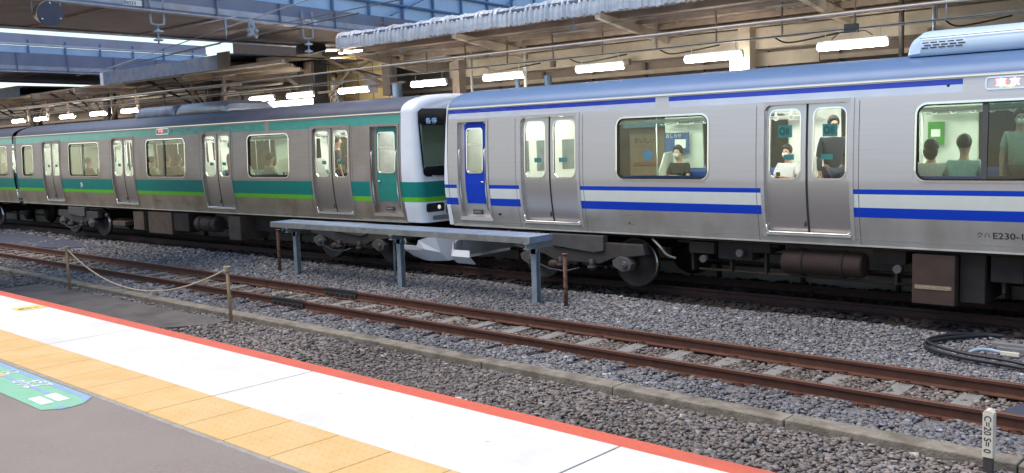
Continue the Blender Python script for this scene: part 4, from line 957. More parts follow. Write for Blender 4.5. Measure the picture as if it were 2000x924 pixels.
MB().ball((-5.75,D+.13,.66),.03,0,8).build('drain_plug','led_y2',blue) if False else None
for (x,z) in ((-7.7,.62),(-7.05,.75),(-4.62,.66),(-2.9,.6)): MB().tube([(x,D+.2,z),(x,D+.3,z)],.06,10).build('air_valve','bogie_l',blue)
for (a,b,z) in ((-8.3,-6.5,.86),(-7.9,-4.5,.42),(-3.4,0,.8)): MB().tube([(a,D+.45,z),(b,D+.45,z)],.022,6).build('pipe','underbox',blue)
MB().tube(smooth([(-8.65,D+.2,.9),(-8.45,D+.1,.8),(-8.32,D+.12,.66),(-8.2,D+.2,.6)]),.02,6).build('hose','cable2',blue)
MB().box(-8.0,-7.55,D+.3,D+.7,.70,.88).build('equipment_box','under',blue)
ubox(blue,'equipment_box',-2.9,-1.3,.35,.9,'under'); ubox(blue,'equipment_box',-.9,.8,.3,.9,'underbox')
ubox(green,'equipment_box',-25.85,-24.52,.28,.90,'underbox2'); ubox(green,'equipment_box',-26.75,-26.12,.34,.88,'underbox2'); ubox(green,'equipment_box',-21.62,-21.07,.28,.90,'underbox2')
ubox(green,'equipment_box',-24.4,-23.6,.4,.9,'under'); ubox(green,'equipment_box',-20.9,-18.4,.5,.9,'under',D+.5,D+1.4); ubox(green,'equipment_box',-28.1,-27.3,.42,.55,'underbox2')
tank(green,-23.35,-22.3,.63,.21,'underbox')
for (x,z) in ((-28.6,.7),(-19.3,.62),(-18.9,.7)): MB().ball((x,D+.25,z),.07,0,10).build('air_valve','bogie_l',green)
bogie(blue,-10.2); bogie(blue,3.2); bogie(green,-16.60); bogie(green,-30.4); bogie(nextc,-39.0); bogie(nextc,-52.0)

# posters and screens inside the blue car
M['pst_blue'] = mat('poster_blue',(.05,.10,.26),.4,0,.2,8); M['pst_green'] = mat('poster_green',(.05,.26,.03),.4)
yw_ = D+2.95-.14
pp = MB().box(-10.02,-9.48,yw_-.02,yw_,2.27,2.66).build('poster',['pst_blue'],blue)
MB().box(-9.78,-9.54,yw_-.026,yw_-.02,2.36,2.53).build('panel','sw',pp); text_mesh('writing','おしらせ',.09,'sw',pp,lambda a,c: (-9.99+a,yw_-.022,2.57+c))
pg = MB().box(-5.05,-4.80,yw_-.02,yw_,2.33,2.70).build('poster','pst_green',blue); MB().box(-5.00,-4.86,yw_-.026,yw_-.02,2.46,2.58).build('panel','sw',pg)

def bar(par,nm,a,b,w_,m):
    a,b = Vector(a),Vector(b); d = (b-a).normalized(); s_ = d.cross(Vector((0,1,0))).normalized()*w_/2
    mb = MB(); i = [mb.vert(p+o_) for p in (a,b) for o_ in (s_+Vector((0,-.04,0)),-s_+Vector((0,-.04,0)),-s_+Vector((0,.04,0)),s_+Vector((0,.04,0)))]
    for f in ((0,1,2,3),(7,6,5,4),(0,4,5,1),(1,5,6,2),(2,6,7,3),(3,7,4,0)): mb.face([i[k] for k in f])
    return mb.build(nm,m,par)
# ------------------------------------------------------------ far platform, canopies, lamps
mb = MB(); mb.box(-75,10,16.22,22.5,-.3,1.10); mb.build('far_platform',['pside'],kind='structure')
MB().box(-75,10,16.15,16.22,-.3,1.0).build('far_platform_face','w_far',kind='structure')
MB().box(-75,10,16.16,16.6,1.0,1.104).build('far_platform_edge','w_far',kind='structure')
mb = MB(); mb.box(-75,12,16.02,16.08,.10,.16); 
for k in range(40): mb.box(-60+1.7*k,-59.94+1.7*k,16.03,16.12,-.25,.5)
mb.build('pipe_rack','underbox',label='brown pipe on short stands along the far platform wall under the train',cat='pipe')
# vending kiosk seen through the open doors
vm = thing('vending_machine',(-11.8,18.2,1.1),'tan vending machine with a blue splash seen through the train window','vending machine')
M['kiosk_brown'] = mat('kiosk_brown',(.28,.13,.08),.6)
M['kiosk'] = mat('kiosk_tan',(.30,.23,.15),.6,0,.1,6); M['splash'] = mat('splash_blue',(.05,.30,.65),.5); M['teal_top'] = mat('kiosk_teal',(.14,.28,.30),.5)
MB().box(-12.25,-11.25,17.9,18.6,1.1,2.78).build('cabinet','kiosk',vm,bevel=.02); MB().box(-12.35,-11.2,17.8,18.65,2.80,2.93).build('header','teal_top',vm)
mb = MB(); cx,cz = -11.75,2.18; mb.poly([(cx+(.13+.03*math.sin(5*a))*math.cos(a),17.893,cz+(.12+.03*math.cos(4*a))*math.sin(a)) for a in np.linspace(0,2*math.pi,20)[:-1]][::-1]); mb.build('splash','splash',vm)
MB().box(-12.15,-11.4,17.885,17.9,1.95,2.02).build('stripe','kiosk_brown',vm)
text_mesh('writing','おいしい',.14,'ink',vm,lambda a,c: (-12.12+a,17.89,2.45+c)); text_mesh('writing','のみもの',.12,'kiosk_brown',vm,lambda a,c: (-12.1+a,17.89,2.33+c))
# canopy A
ca = thing('platform_canopy',(-5,18.5,1.1),'long corrugated platform canopy with a ribbed pale edge above the blue striped car','canopy')
XL,XR = -20.3,12
mb = MB(); n = int((XR-XL)/.03); prof = [(16.32,5.56),(16.16,5.57),(16.04,5.52),(15.98,5.42),(15.97,5.28),(15.985,5.14)]
rows = []
for k in range(n+1):
    x = XL+k*.03; ph = (k%5); o_ = (0,.026,.036,.036,.026)[ph]*(1+.45*math.sin(k*.37)+.3*math.sin(k*1.3)); w2 = .014*math.sin(k*.11)+.012*math.sin(k*.043+1)
    rows.append([mb.vert((x,y-o_+.02,z+o_*.8+w2*(1 if j<4 else .5))) for j,(y,z) in enumerate(prof)])
for k in range(n):
    for j in range(len(prof)-1): mb.face((rows[k][j],rows[k][j+1],rows[k+1][j+1],rows[k+1][j]),0,False)
mb.face([rows[0][j] for j in range(len(prof))]); mb.build('ribbed_edge','canopyedge',ca)
def zroof(y): return 5.20-(y-16)*.10 if y<19 else 4.9+(y-19)*.10
mb = MB(); n = int((XR-XL)/.0425)
for (ya,yb) in ((16.0,19.0),(19.0,22.0)):
    rr_ = []
    for k in range(n+1):
        x = XL+k*.0425; dz = (.0,.03,.03,.0)[k%4]; rr_.append([mb.vert((x,ya,zroof(ya)+.10+dz)),mb.vert((x,yb,zroof(yb)+.10+dz))])
    for k in range(n): mb.face((rr_[k][0],rr_[k][1],rr_[k+1][1],rr_[k+1][0]))
mb.build('corrugated_roof','canopyunder',ca)
mb = MB(); mb.box(XL,XR,15.98,22.0,5.45,5.5); mb.build('roof_top','canopyedge2',ca)
for y in (16.08,16.75,17.5,18.25,19.75,20.5,21.3): MB().box(XL,XR,y-.03,y+.03,zroof(y)-.02,zroof(y)+.10).build('purlin','canopydark' if y>16.2 else 'canopyunder',ca)
for k in range(8):
    x = XL+.15+4.2*k; mb = MB()
    mb.prism([(16.0,5.17),(16.0,5.06),(19.0,4.60),(22,5.06),(22,5.17),(19.0,4.86)],0,x,x+.13); mb.build('rafter','beam2',ca)
MB().box(XL+1.6,XR,18.62,18.66,4.36,4.80).build('fascia','beam',ca); MB().box(XL+1.6,XR,18.66,18.9,4.36,4.42).build('fascia_ledge','beam',ca)
posts = []
for x in (-18.2,-9.6,-1.0,7.6):
    MB().box(x-.13,x+.13,18.35,18.61,1.1,4.9).build('column','beam' if x>-18 else 'canopydark',ca)
# thin unlit tubes under the canopy
for (xa,y) in ((-18.3,16.9),(-13.6,16.9),(-8.4,16.9),(-3.6,16.9)):
    MB().tube([(xa,y,4.98),(xa+1.2,y,4.98)],.02,8).build('spare_tube','whitepost',ca)
MB().box(-20.25,-19.4,16.02,16.14,5.05,5.09).build('end_lamp',emat('end_lamp',(1,.97,.9),6),ca)
# hanging loudspeakers / fittings
for (x) in (-17.9,-12.4,-7.0,-6.1): MB().tube([(x,16.1,5.15),(x,16.1,4.95)],.01,6).ball((x,16.1,4.93),.035,0,8).build('hook','bluepost',ca)
for (y,z,rad,x0_) in ((16.45,5.0,.022,-20.1),(17.4,4.78,.03,-19.5),(17.65,4.74,.018,-19.5),(18.55,4.86,.045,-18.2),(20.0,4.75,.05,-18.0),(21.0,4.6,.03,-18.0)):
    MB().tube([(x0_,y,z),(XR,y,z)],rad,6).build('pipe_run','beam' if rad>.03 else 'canopydark',ca)
for k in range(22):
    xx = -19.3+1.4*k; MB().box(xx-.012,xx+.012,16.98,17.02,4.44,5.10).build('hanger','canopydark',ca)
    if k%2 == 0: MB().prism([(xx-.22,4.72),(xx+.22,4.72),(xx+.16,4.78),(xx-.16,4.78)],1,17.2,17.8).build('bracket','canopydark',ca)
for xx in (-15.9,-13.3,-10.9,-8.3,-5.2,-3.4): MB().tube(smooth([(xx,17.02,4.44),(xx+.12,17.3,4.32),(xx+.4,17.6,4.36),(xx+.75,18.3,4.5)],5),.016,5).build('flex_cable','darkcol',ca)
for xx,yy,zz,w_ in ((-12.6,18.2,4.25,.16),(-8.1,18.7,4.2,.12),(-14.2,17.5,4.3,.1),(-5.9,18.4,4.3,.12)): MB().box(xx,xx+w_,yy,yy+.12,zz,zz+.14).build('fitting','browncol',ca,bevel=.01)
MB().box(-6.85,-6.62,16.86,16.98,4.34,4.50).build('junction_box','trim_dark',ca); MB().tube(smooth([(-7.1,16.92,4.24),(-6.95,16.92,4.36),(-6.73,16.92,4.34),(-6.5,16.92,4.36),(-6.35,16.92,4.26)],5),.012,5).build('box_cable','rubber',ca)
MB().box(-20.2,-18.6,18.4,19.8,4.93,4.97).build('skylight','canopyedge',ca)
MB().box(-9.9,-8.2,18.9,18.95,4.02,4.30).build('duct','beam',ca)
# canopy B
cbn = thing('platform_canopy',(-35,18.5,1.1),'older platform canopy with a flat dark slate edge, left of the bridge','canopy')
MB().box(-33.7,-26.1,15.95,16.0,5.06,5.50).build('edge_board','canopyedge2',cbn); MB().box(-26.1,-25.45,15.94,16.0,5.06,5.56).build('edge_board','wallfar',cbn); MB().box(-33.95,-33.7,15.93,16.02,5.05,5.50).build('edge_cap','canopyedge',cbn)
MB().box(-33.9,-25.45,16.0,22,5.46,5.5).build('roof_top','canopyedge2',cbn)
MB().prism([(-75,16.4),(-23.4,16.4),(-28.9,22),(-75,22)],2,5.12,5.16).build('underside','canopydark',cbn)
for k in range(11): MB().box(-28.5-4*k,-28.35-4*k,16.05,21.9,4.92,5.12).build('rafter','canopydark',cbn)
for y in (16.1,17.2,18.3): MB().box(-33.6,-23.2-(y-16.4),y-.04,y+.04,5.02,5.12).build('purlin','beam2',cbn)
for xa in (-24.9,-27.3,-29.8,-32.4): MB().tube([(xa,16.6,4.93),(xa+1.1,16.6,4.93)],.02,8).build('spare_tube','whitepost',cbn)
for xx in (-30.5,-38.5,-46):
    for dd in (-1,1): bar(cbn,'knee_brace',(xx+dd*.2,18.3,3.9),(xx+dd*1.5,18.3,5.1),.10,'browncol'); bar(cbn,'cross_brace',(xx+dd*.1,17.9,4.1),(xx+dd*.9,16.4,5.05),.07,'darkcol')
for y,z,rad in ((16.55,4.85,.03),(17.3,4.7,.045),(17.9,4.6,.02),(18.9,4.75,.05)): MB().tube([(-60,y,z),(-27.0,y,z)],rad,6).build('pipe_run','browncol' if rad<.04 else 'conduit',cbn)
for k in range(16): MB().box(-28-2*k-.03,-28-2*k+.03,17.25,17.35,4.1,5.1).build('hanger','canopydark',cbn)
MB().box(-60,-41.4,15.95,16.0,5.04,5.5).build('edge_board','canopyedge2',cbn); MB().box(-60,-41.4,16.0,22,5.46,5.5).build('roof_top','canopyedge2',cbn)
for x in (-30.5,-38.5,-46): MB().box(x-.2,x+.2,18.2,18.6,1.1,5.12).build('column','darkcol',cbn)
MB().box(-34.6,-26.5,21.9,22.1,4.9,7.1).build('high_panel','darkbrown',cbn)
for k in range(5): MB().prism([(17+.0,5.2),(21.9,5.75),(21.9,5.95),(17,5.4)],0,-25.6-1.9*k,-25.45-1.9*k).build('sloping_beam','beam2',cbn)
# lamp trunking
MB().box(-60,10,16.96,17.04,4.40,4.44).build('lamp_trunking','conduit',label='grey conduit rail carrying the fluorescent lamps over the far platform',cat='conduit')
def lamp(x,lab,first=[None]):
    if first[0] is None:
        t = thing('platform_lamp',(x,17,4.12),lab,'lamp','fluorescent lamps over the far platform')
        MB().tube([(x-.62,17,4.13),(x+.62,17,4.13)],.062,14).build('tube','tube_out',t); MB().box(x-.64,x+.64,16.965,17.035,4.20,4.24).build('housing','lampwhite',t)
        for s_ in (-.5,.5): MB().tube([(x+s_,17,4.22),(x+s_,17,4.40)],.008,6).build('hanger','whitepost',t)
        for s_ in (-.645,.645): MB().box(x+s_-.012,x+s_+.012,16.96,17.04,4.09,4.2).build('socket','lampwhite',t)
        first[0] = t; return t
    return copy_thing(first[0],(x,17,4.12),False,lab)
LAMPS = [(-6.75,'lit fluorescent lamp just left of the pale blue roof air conditioner'),(-9.57,'lit fluorescent lamp beside the square beige canopy column'),(-12.38,'lit fluorescent lamp second to the left of the square beige canopy column'),
(-15.24,'small looking lit fluorescent lamp between the two thin white poles'),(-17.85,'lit fluorescent lamp above the gap between the two cab ends'),(-20.9,'lit fluorescent lamp in front of the yellow stair wall'),(-23.4,'lit fluorescent lamp just left of the yellow stair wall'),(-25.4,'lit fluorescent lamp at the right end of the green car roof unit')]
for x,l in LAMPS: lamp(x,l)
for k,x in enumerate((-34.0,-36.6,-39.4,-42.0,-44.4,-47.5,-50.5,-53.5,-57)): 
    o = lamp(x,'lit fluorescent lamp in the far left row over the green striped train roof'); o['group'] = 'far left row of fluorescent lamps'
# lit column sign
MB().box(-9.72,-9.48,17.95,18.2,3.75,4.15).build('lit_sign',emat('lit_sign',(1,.93,.85),7),label='small glowing white sign on the square beige column',cat='lit sign')
# posts above the train roof
for (x,y,z1,r,m,lb) in ((-17.26,18,4.95,.035,'whitepost','thin white pole, left one of two behind the blue striped car roof'),(-15.4,18,5.0,.045,'whitepost','thicker white pole right of the two behind the blue striped car roof'),
    (-20.2,18,4.3,.14,'bluepost','blue post standing behind the white cab of the green striped car'),(-15.67,18,4.25,.06,'bluepost','narrow blue post close to the thin white poles'),(-14.68,18,4.15,.09,'bluepost','short blue post right of the thin white poles'),(-6.23,18,5.3,.05,'trim_dark','dark pole hanging left of the blue striped car roof unit'),(-5.66,18,5.4,.03,'galv','thin grey pole above the blue striped car roof unit')):
    MB().tube([(x,y,1.1 if z1<5.1 else 3.9),(x,y,z1)],r,12).build('pole',m,label=lb,cat='pole')
# back wall
MB().box(-80,10,23.2,23.4,-.3,6.2).build('rear_wall','wallfar',label='brown wall behind the far platform under the canopy',cat='wall')
rw = bpy.data.objects['rear_wall']
for k in range(26): MB().box(-40+1.9*k,-39.9+1.9*k,23.08,23.2,-.3,6.2).build('wall_rib','browncol',rw)
for z_ in (3.6,4.35): MB().box(-80,10,23.05,23.2,z_,z_+.12).build('wall_rail','beam',rw)
MB().box(-80,-29,23.1,23.2,4.9,5.1).build('rear_wall_beam','beam',label='beige beam along the top of the brown rear wall',cat='beam')
MB().box(-21,12,22.0,22.05,4.6,5.4).build('rear_canopy_board','canopyunder',label='brown board closing the back edge of the long canopy',cat='board')

# yellow stair wall with bracing
yw2 = thing('stair_wall',(-25.5,21.2,1.1),'yellow lit panel wall of the staircase behind the train','wall')
MB().box(-27.9,-23.9,21.2,21.3,1.1,6.4).build('panel','yellow',yw2)
for x in (-27.4,-26.6,-25.8,-25.0,-24.2): MB().box(x-.012,x+.012,21.185,21.2,1.1,6.0).build('panel_joint','browncol',yw2)
for z_ in (4.5,5.1,5.6): MB().box(-28.2,-23.7,21.187,21.2,z_,z_+.015).build('panel_joint','browncol',yw2)
MB().box(-25.4,-24.8,21.17,21.2,4.35,4.95).build('window','lav',yw2)
MB().box(-28.3,-22.6,19.4,21.2,6.3,6.4).build('ceiling','soffit',yw2)
yl_ = MB().box(-27.6,-26.6,20.2,20.3,6.15,6.2).build('ceiling_lamp',emat('stair_lamp',(1,.88,.66),380),yw2); MB().box(-25.6,-24.6,20.2,20.3,6.15,6.2).build('ceiling_lamp',yl_.data.materials[0],yw2)
br = thing('truss_brace',(-24,19.6,4),'dark crossed steel braces in front of the yellow stair wall','steel bracing')
bar(br,'brace',(-25.69,19.6,5.57),(-22.5,19.6,4.43),.09,'browncol'); bar(br,'brace',(-25.73,19.65,5.42),(-22.36,19.65,4.62),.06,'darkcol')
bar(br,'brace',(-25.3,19.55,4.25),(-24.07,19.55,5.04),.08,'browncol'); bar(br,'brace',(-24.07,19.55,5.04),(-22.5,19.55,5.33),.08,'browncol'); bar(br,'top_chord',(-25.8,19.5,5.64),(-22.1,19.5,5.40),.13,'darkcol')
bar(br,'rail',(-26.3,19.5,4.36),(-21.5,19.5,4.46),.07,'browncol'); MB().box(-22.5,-22.15,19.45,19.75,4.1,5.3).build('post','browncol',br)
for x,z0,z1,m,lb in ((-26.25,1.1,6.0,'darkcol','dark square column at the left edge of the yellow stair wall'),):
    MB().box(x-.42,x+.42,19.3,19.9,z0,z1).build('column',m,label=lb,cat='column')
MB().box(-26.1,-25.72,19.15,19.28,4.98,5.39).build('junction_box','browncol',label='brown box on the dark column beside the yellow stair wall',cat='box')
# stair flight with stringer
stf = thing('staircase',(-25,20.2,1.1),'staircase rising behind the train in front of the yellow wall','stairs')
mb = MB()
for k in range(18): mb.box(-22.6-.30*k-.30,-22.6-.30*k,19.75,21.1,1.1+.0,1.1+.165*(k+1)+.4) if k<17 else None
mb.build('steps','wallfar',stf); 
MB().prism([(-22.4,2.0),(-28.0,5.0),(-28.0,5.15),(-22.4,2.15)][::-1],1,19.72,19.76).build('handrail','conduit',stf)

# ------------------------------------------------------------ overhead bridges
def nx(y): return -21.3-(y-9.1)*.126
def fx(y): return -26.34-(y-9.83)*.04
def bridge(lbl, base, nx, fx, y0, y1, ztop, glass_z, lavband, thin):
    t = thing('station_bridge',base,lbl,'bridge'); N = 24; ys = [y0+(y1-y0)*k/N for k in range(N+1)]
    mb = MB()
    for a,b in zip(ys,ys[1:]):
        mb.poly([(nx(a),a,6.03),(nx(b),b,6.03),(fx(b),b,6.03),(fx(a),a,6.03)]); mb.poly([(nx(a),a,6.5),(fx(a),a,6.5),(fx(b),b,6.5),(nx(b),b,6.5)])
    mb.build('soffit','soffit',t)
    for f in (nx,fx):
        mb = MB()
        for a,b in zip(ys,ys[1:]): mb.poly([(f(a),a,6.0),(f(b),b,6.0),(f(b),b,ztop),(f(a),a,ztop)])
        mb.build('girder_web','girder',t)
    for f,s_ in ((nx,1),(fx,-1)):
        mb = MB()
        for a,b in zip(ys,ys[1:]):
            for (z0,z1,o) in ((5.965,5.998,.16),):
                p = [(f(a)-.14,a),(f(b)-.14,b),(f(b)+.14,b),(f(a)+.14,a)]
                i = [mb.vert((x,y,z)) for z in (z0,z1) for x,y in p]
                for q in ((0,1,2,3),(7,6,5,4),(0,4,5,1),(1,5,6,2),(2,6,7,3),(3,7,4,0)): mb.face([i[k] for k in q])
        mb.build('flange','girder_flange',t)
        for a in np.arange(y0+.5,y1,2.1): MB().box(f(a)+(.005 if s_>0 else -.09),f(a)+(.09 if s_>0 else -.005),a-.012,a+.012,6.0,ztop-.02).build('stiffener','girder',t)
        mb = MB()
        for a,b in zip(ys,ys[1:]): mb.poly([(f(a)+s_*.012,a,6.07),(f(b)+s_*.012,b,6.07),(f(b)+s_*.012,b,6.22),(f(a)+s_*.012,a,6.22)])
        mb.build('pale_rail','girder_flange',t)
    # soffit cross seams
    for a in np.arange(y0+1,y1,3.1): MB().box(fx(a)+.1,nx(a)-.1,a,a+.08,5.99,6.027).build('soffit_joint','canopydark',t)
    # upper walls: glass as pale blue panels, sky reflection in their colour, mullions, rails
    for f,s_ in ((nx,1),(fx,-1)):
        mb = MB()
        for a,b in zip(ys,ys[1:]): mb.poly([(f(a)-s_*.06,a,ztop),(f(b)-s_*.06,b,ztop),(f(b)-s_*.06,b,glass_z),(f(a)-s_*.06,a,glass_z)])
        mb.build('side_panels','lightblue',t)
        for a in np.arange(y0+.3,y1,1.55): MB().box(f(a)-.03,f(a)+.03,a-.035,a+.035,ztop,glass_z+.25).build('mullion','mullion',t)
        for z in thin:
            mb = MB()
            mb.tube([(f(y0)+s_*.03,y0,z),(f(y1)+s_*.03,y1,z)],.045,6); mb.build('rail','mullion',t)
        if lavband:
            mb = MB()
            for a,b in zip(ys,ys[1:]): mb.poly([(f(a)+s_*.0,a,lavband[0]),(f(b)+s_*.0,b,lavband[0]),(f(b)+s_*.0,b,lavband[1]),(f(a)+s_*.0,a,lavband[1])])
            mb.build('fascia_band','lav',t)
            mb = MB(); mb.tube([(f(y0)+s_*.05,y0,lavband[0]-.05),(f(y1)+s_*.05,y1,lavband[0]-.05)],.05,6); mb.build('pale_handrail','canopyedge',t)
    return t
b1 = bridge('big steel footbridge with a dark underside, the nearer of the two',(-24,14,6),nx,fx,-6,46,6.55,8.2,None,(6.95,7.5))
for a_,z0 in ((20,6.6),(24,6.6),(28,6.6),(33,6.6)): bar(b1,'diagonal_brace',(nx(a_)+.1,a_,z0),(nx(a_+4)+.1,a_+4,8.2),.09,'mullion')
b2 = bridge('farther steel footbridge with a slate girder at the far left',(-43,12,6),lambda y:-40.2-(y-16)*.1,lambda y:-46-(y-16)*.15,-6,24.5,6.74,7.02,(7.12,7.5),())
for (y,txt) in ((11.0,'M033'),(16.6,'M05')):
    pl = MB().box(nx(y)+.022,nx(y)+.03,y-.24,y+.24,6.06,6.19).build('number_label','sw',b1)
    text_mesh('writing',txt,.13,'ink',pl,lambda a,c,y=y: (nx(y)+.034,y-.2+a,6.075+c*.9))
# insulators below the flange
def insulator(y, lbl):
    x = nx(y)+.1; t = thing('insulator',(x,y,5.96),lbl,'insulator')
    MB().tube(smooth([(x,y-.17,6.4),(x,y-.17,5.75),(x,y-.10,5.66),(x,y+.10,5.66),(x,y+.17,5.75),(x,y+.17,6.4)],4),.03,6).build('bracket','galv',t)
    MB().tube([(x,y,5.66),(x,y,5.2)],.022,6).build('rod','galv',t)
    for z in (5.50,5.30): MB().tube([(x,y,z+.06),(x,y,z+.03),(x,y,z),(x,y,z-.03)],[.03,.05,.13,.10],12).build('disc','insul',t)
    return t
insulator(11.6,'pale porcelain insulator hanging from the nearer footbridge on the left'); insulator(16.45,'pale porcelain insulator hanging from the nearer footbridge close to the ribbed canopy end')
sp = thing('hanging_rod',(nx(13.6)+.1,13.6,5.9),'thin grey rod pointing down between the two insulators','rod'); MB().tube([(nx(13.6)+.1,13.6,6.0),(nx(13.6)+.1,13.6,5.45)],[.05,.02],8).build('rod','galv',sp)
cl = thing('clamp',(nx(14.45)+.1,14.45,5.9),'cluster of shiny clamps on the footbridge girder between the insulators','clamp')
for q in ((-.12,.0),(.12,0),(0,.14),(-.1,-.12),(.1,-.14)): MB().ball((nx(14.45)+.12,14.45+q[0],5.72+q[1]),.07,0,8).build('bolt','galv',cl)
MB().box(nx(14.45)+.08,nx(14.45)+.12,14.35,14.55,5.6,6.0).build('plate','galv',cl)
fl = thing('flood_lamp',(nx(8.95)+.2,8.95,5.9),'round drum shaped flood lamp with a dark face at the top left','flood lamp')
c = Vector((nx(8.95)+.28,8.88,5.66)); ax = Vector((.97,-.02,-.12)).normalized()
MB().tube([c-ax*.55+Vector((0,-.0,0)),c-ax*.45,c-ax*.1,c],[.12,.2,.27,.28],20).build('housing','floodbody',fl); MB().tube([c,c+ax*.03],[.275,.27],20).build('face','floodface',fl)
MB().tube([c-ax*.2+Vector((0,-.3,0)),c-ax*.2+Vector((0,-.3,.35)),c-ax*.2+Vector((0,.3,.35)),c-ax*.2+Vector((0,.3,0))],.025,6).tube([c-ax*.2+Vector((0,0,.35)),c-ax*.2+Vector((0,0,.7))],.035,6).build('yoke','galv',fl)
for q in range(3):
    a_ = 2.1*q+.6; s1 = ax.cross(Vector((0,0,1))).normalized(); s2 = ax.cross(s1); MB().ball(c+ax*.035+(s1*math.cos(a_)+s2*math.sin(a_))*.22,.025,0,8).build('screw','chrome',fl)

# wires
def wire(a,b,r,m,lbl,sag=.0,n=12):
    a,b = Vector(a),Vector(b); pts = []
    for k in range(n+1): 
        t = k/n; p = a.lerp(b,t); p.z -= sag*4*t*(1-t); pts.append(p)
    MB().tube(pts,r,6).build('overhead_wire',m,base=tuple(a),label=lbl,cat='wire')
Ym = 14.535
wire((-70,Ym,4.415),(9,Ym,4.415),.022,'conduit','thick pale overhead wire running the length of the train above its roof')
wire((-70,16.7,4.33),(-21,16.7,4.33),.02,'browncol','brown cable under the canopy above the green striped train roof')
wire((-36,16,5.54),(-17.04,10.5,4.75),.012,'trim_dark','thin dark wire sloping up across the pale panels of the farther footbridge')
wire((-29.07,16,5.78),(-12.68,10.5,4.87),.014,'trim_dark','dark wire crossing in front of the nearer footbridge soffit')
wire((-34.19,16,5.56),(-8.0,9.2,5.30),.012,'galv','steep thin wire running up to the top edge left of the ribbed canopy')
wire((-30,16,6.52),(-16.4,10.5,5.21),.010,'galv','thin grey wire between the flood lamp and the insulators')
wire((-25.2,16,6.07),(-11.39,10.5,4.97),.012,'trim_dark','dark wire passing just above the porcelain insulator by the ribbed canopy')
wire((-22.3,16.45,5.2),(-18.2,15.0,5.1),.012,'galv','short grey wire from the insulator to the ribbed canopy end')
for x in (-24.4,-19.4,-14.4,-9.4,-4.4):
    MB().tube([(x,Ym,4.4),(x,Ym,4.15)],.006,5).build('dropper','galv',label='short dropper hanging from the pale overhead wire above the train',cat='dropper',group='droppers of the overhead wire')
wire((-70,Ym,4.17),(9,Ym,4.17),.008,'rubber','thin dark contact wire just over the train roofs')

# ------------------------------------------------------------ people
def skinmesh(name, joints, edges, mtl, parent, sub=2, root=0):
    """one continuous surface grown over a skeleton (joints: position, radius)"""
    me = bpy.data.meshes.new(name); me.from_pydata([j[0] for j in joints],edges,[])
    o = bpy.data.objects.new(name,me); COL.objects.link(o)
    sk = o.modifiers.new('skin','SKIN'); sk.use_smooth_shade = True
    if not me.skin_vertices: 
        bpy.context.view_layer.objects.active = o
    for i,j in enumerate(joints):
        r = j[1]; d = me.skin_vertices[0].data[i]; d.radius = r if isinstance(r,tuple) else (r,r); d.use_root = (i == root)
    ss = o.modifiers.new('sub','SUBSURF'); ss.levels = sub; ss.render_levels = sub
    dg = bpy.context.evaluated_depsgraph_get(); new = bpy.data.meshes.new_from_object(o.evaluated_get(dg)); bpy.data.objects.remove(o)
    new.name = name; new.materials.clear(); new.materials.append(M[mtl] if isinstance(mtl,str) else mtl)
    for p in new.polygons: p.use_smooth = True
    q = bpy.data.objects.new(name,new); COL.objects.link(q); q.parent = parent; return q
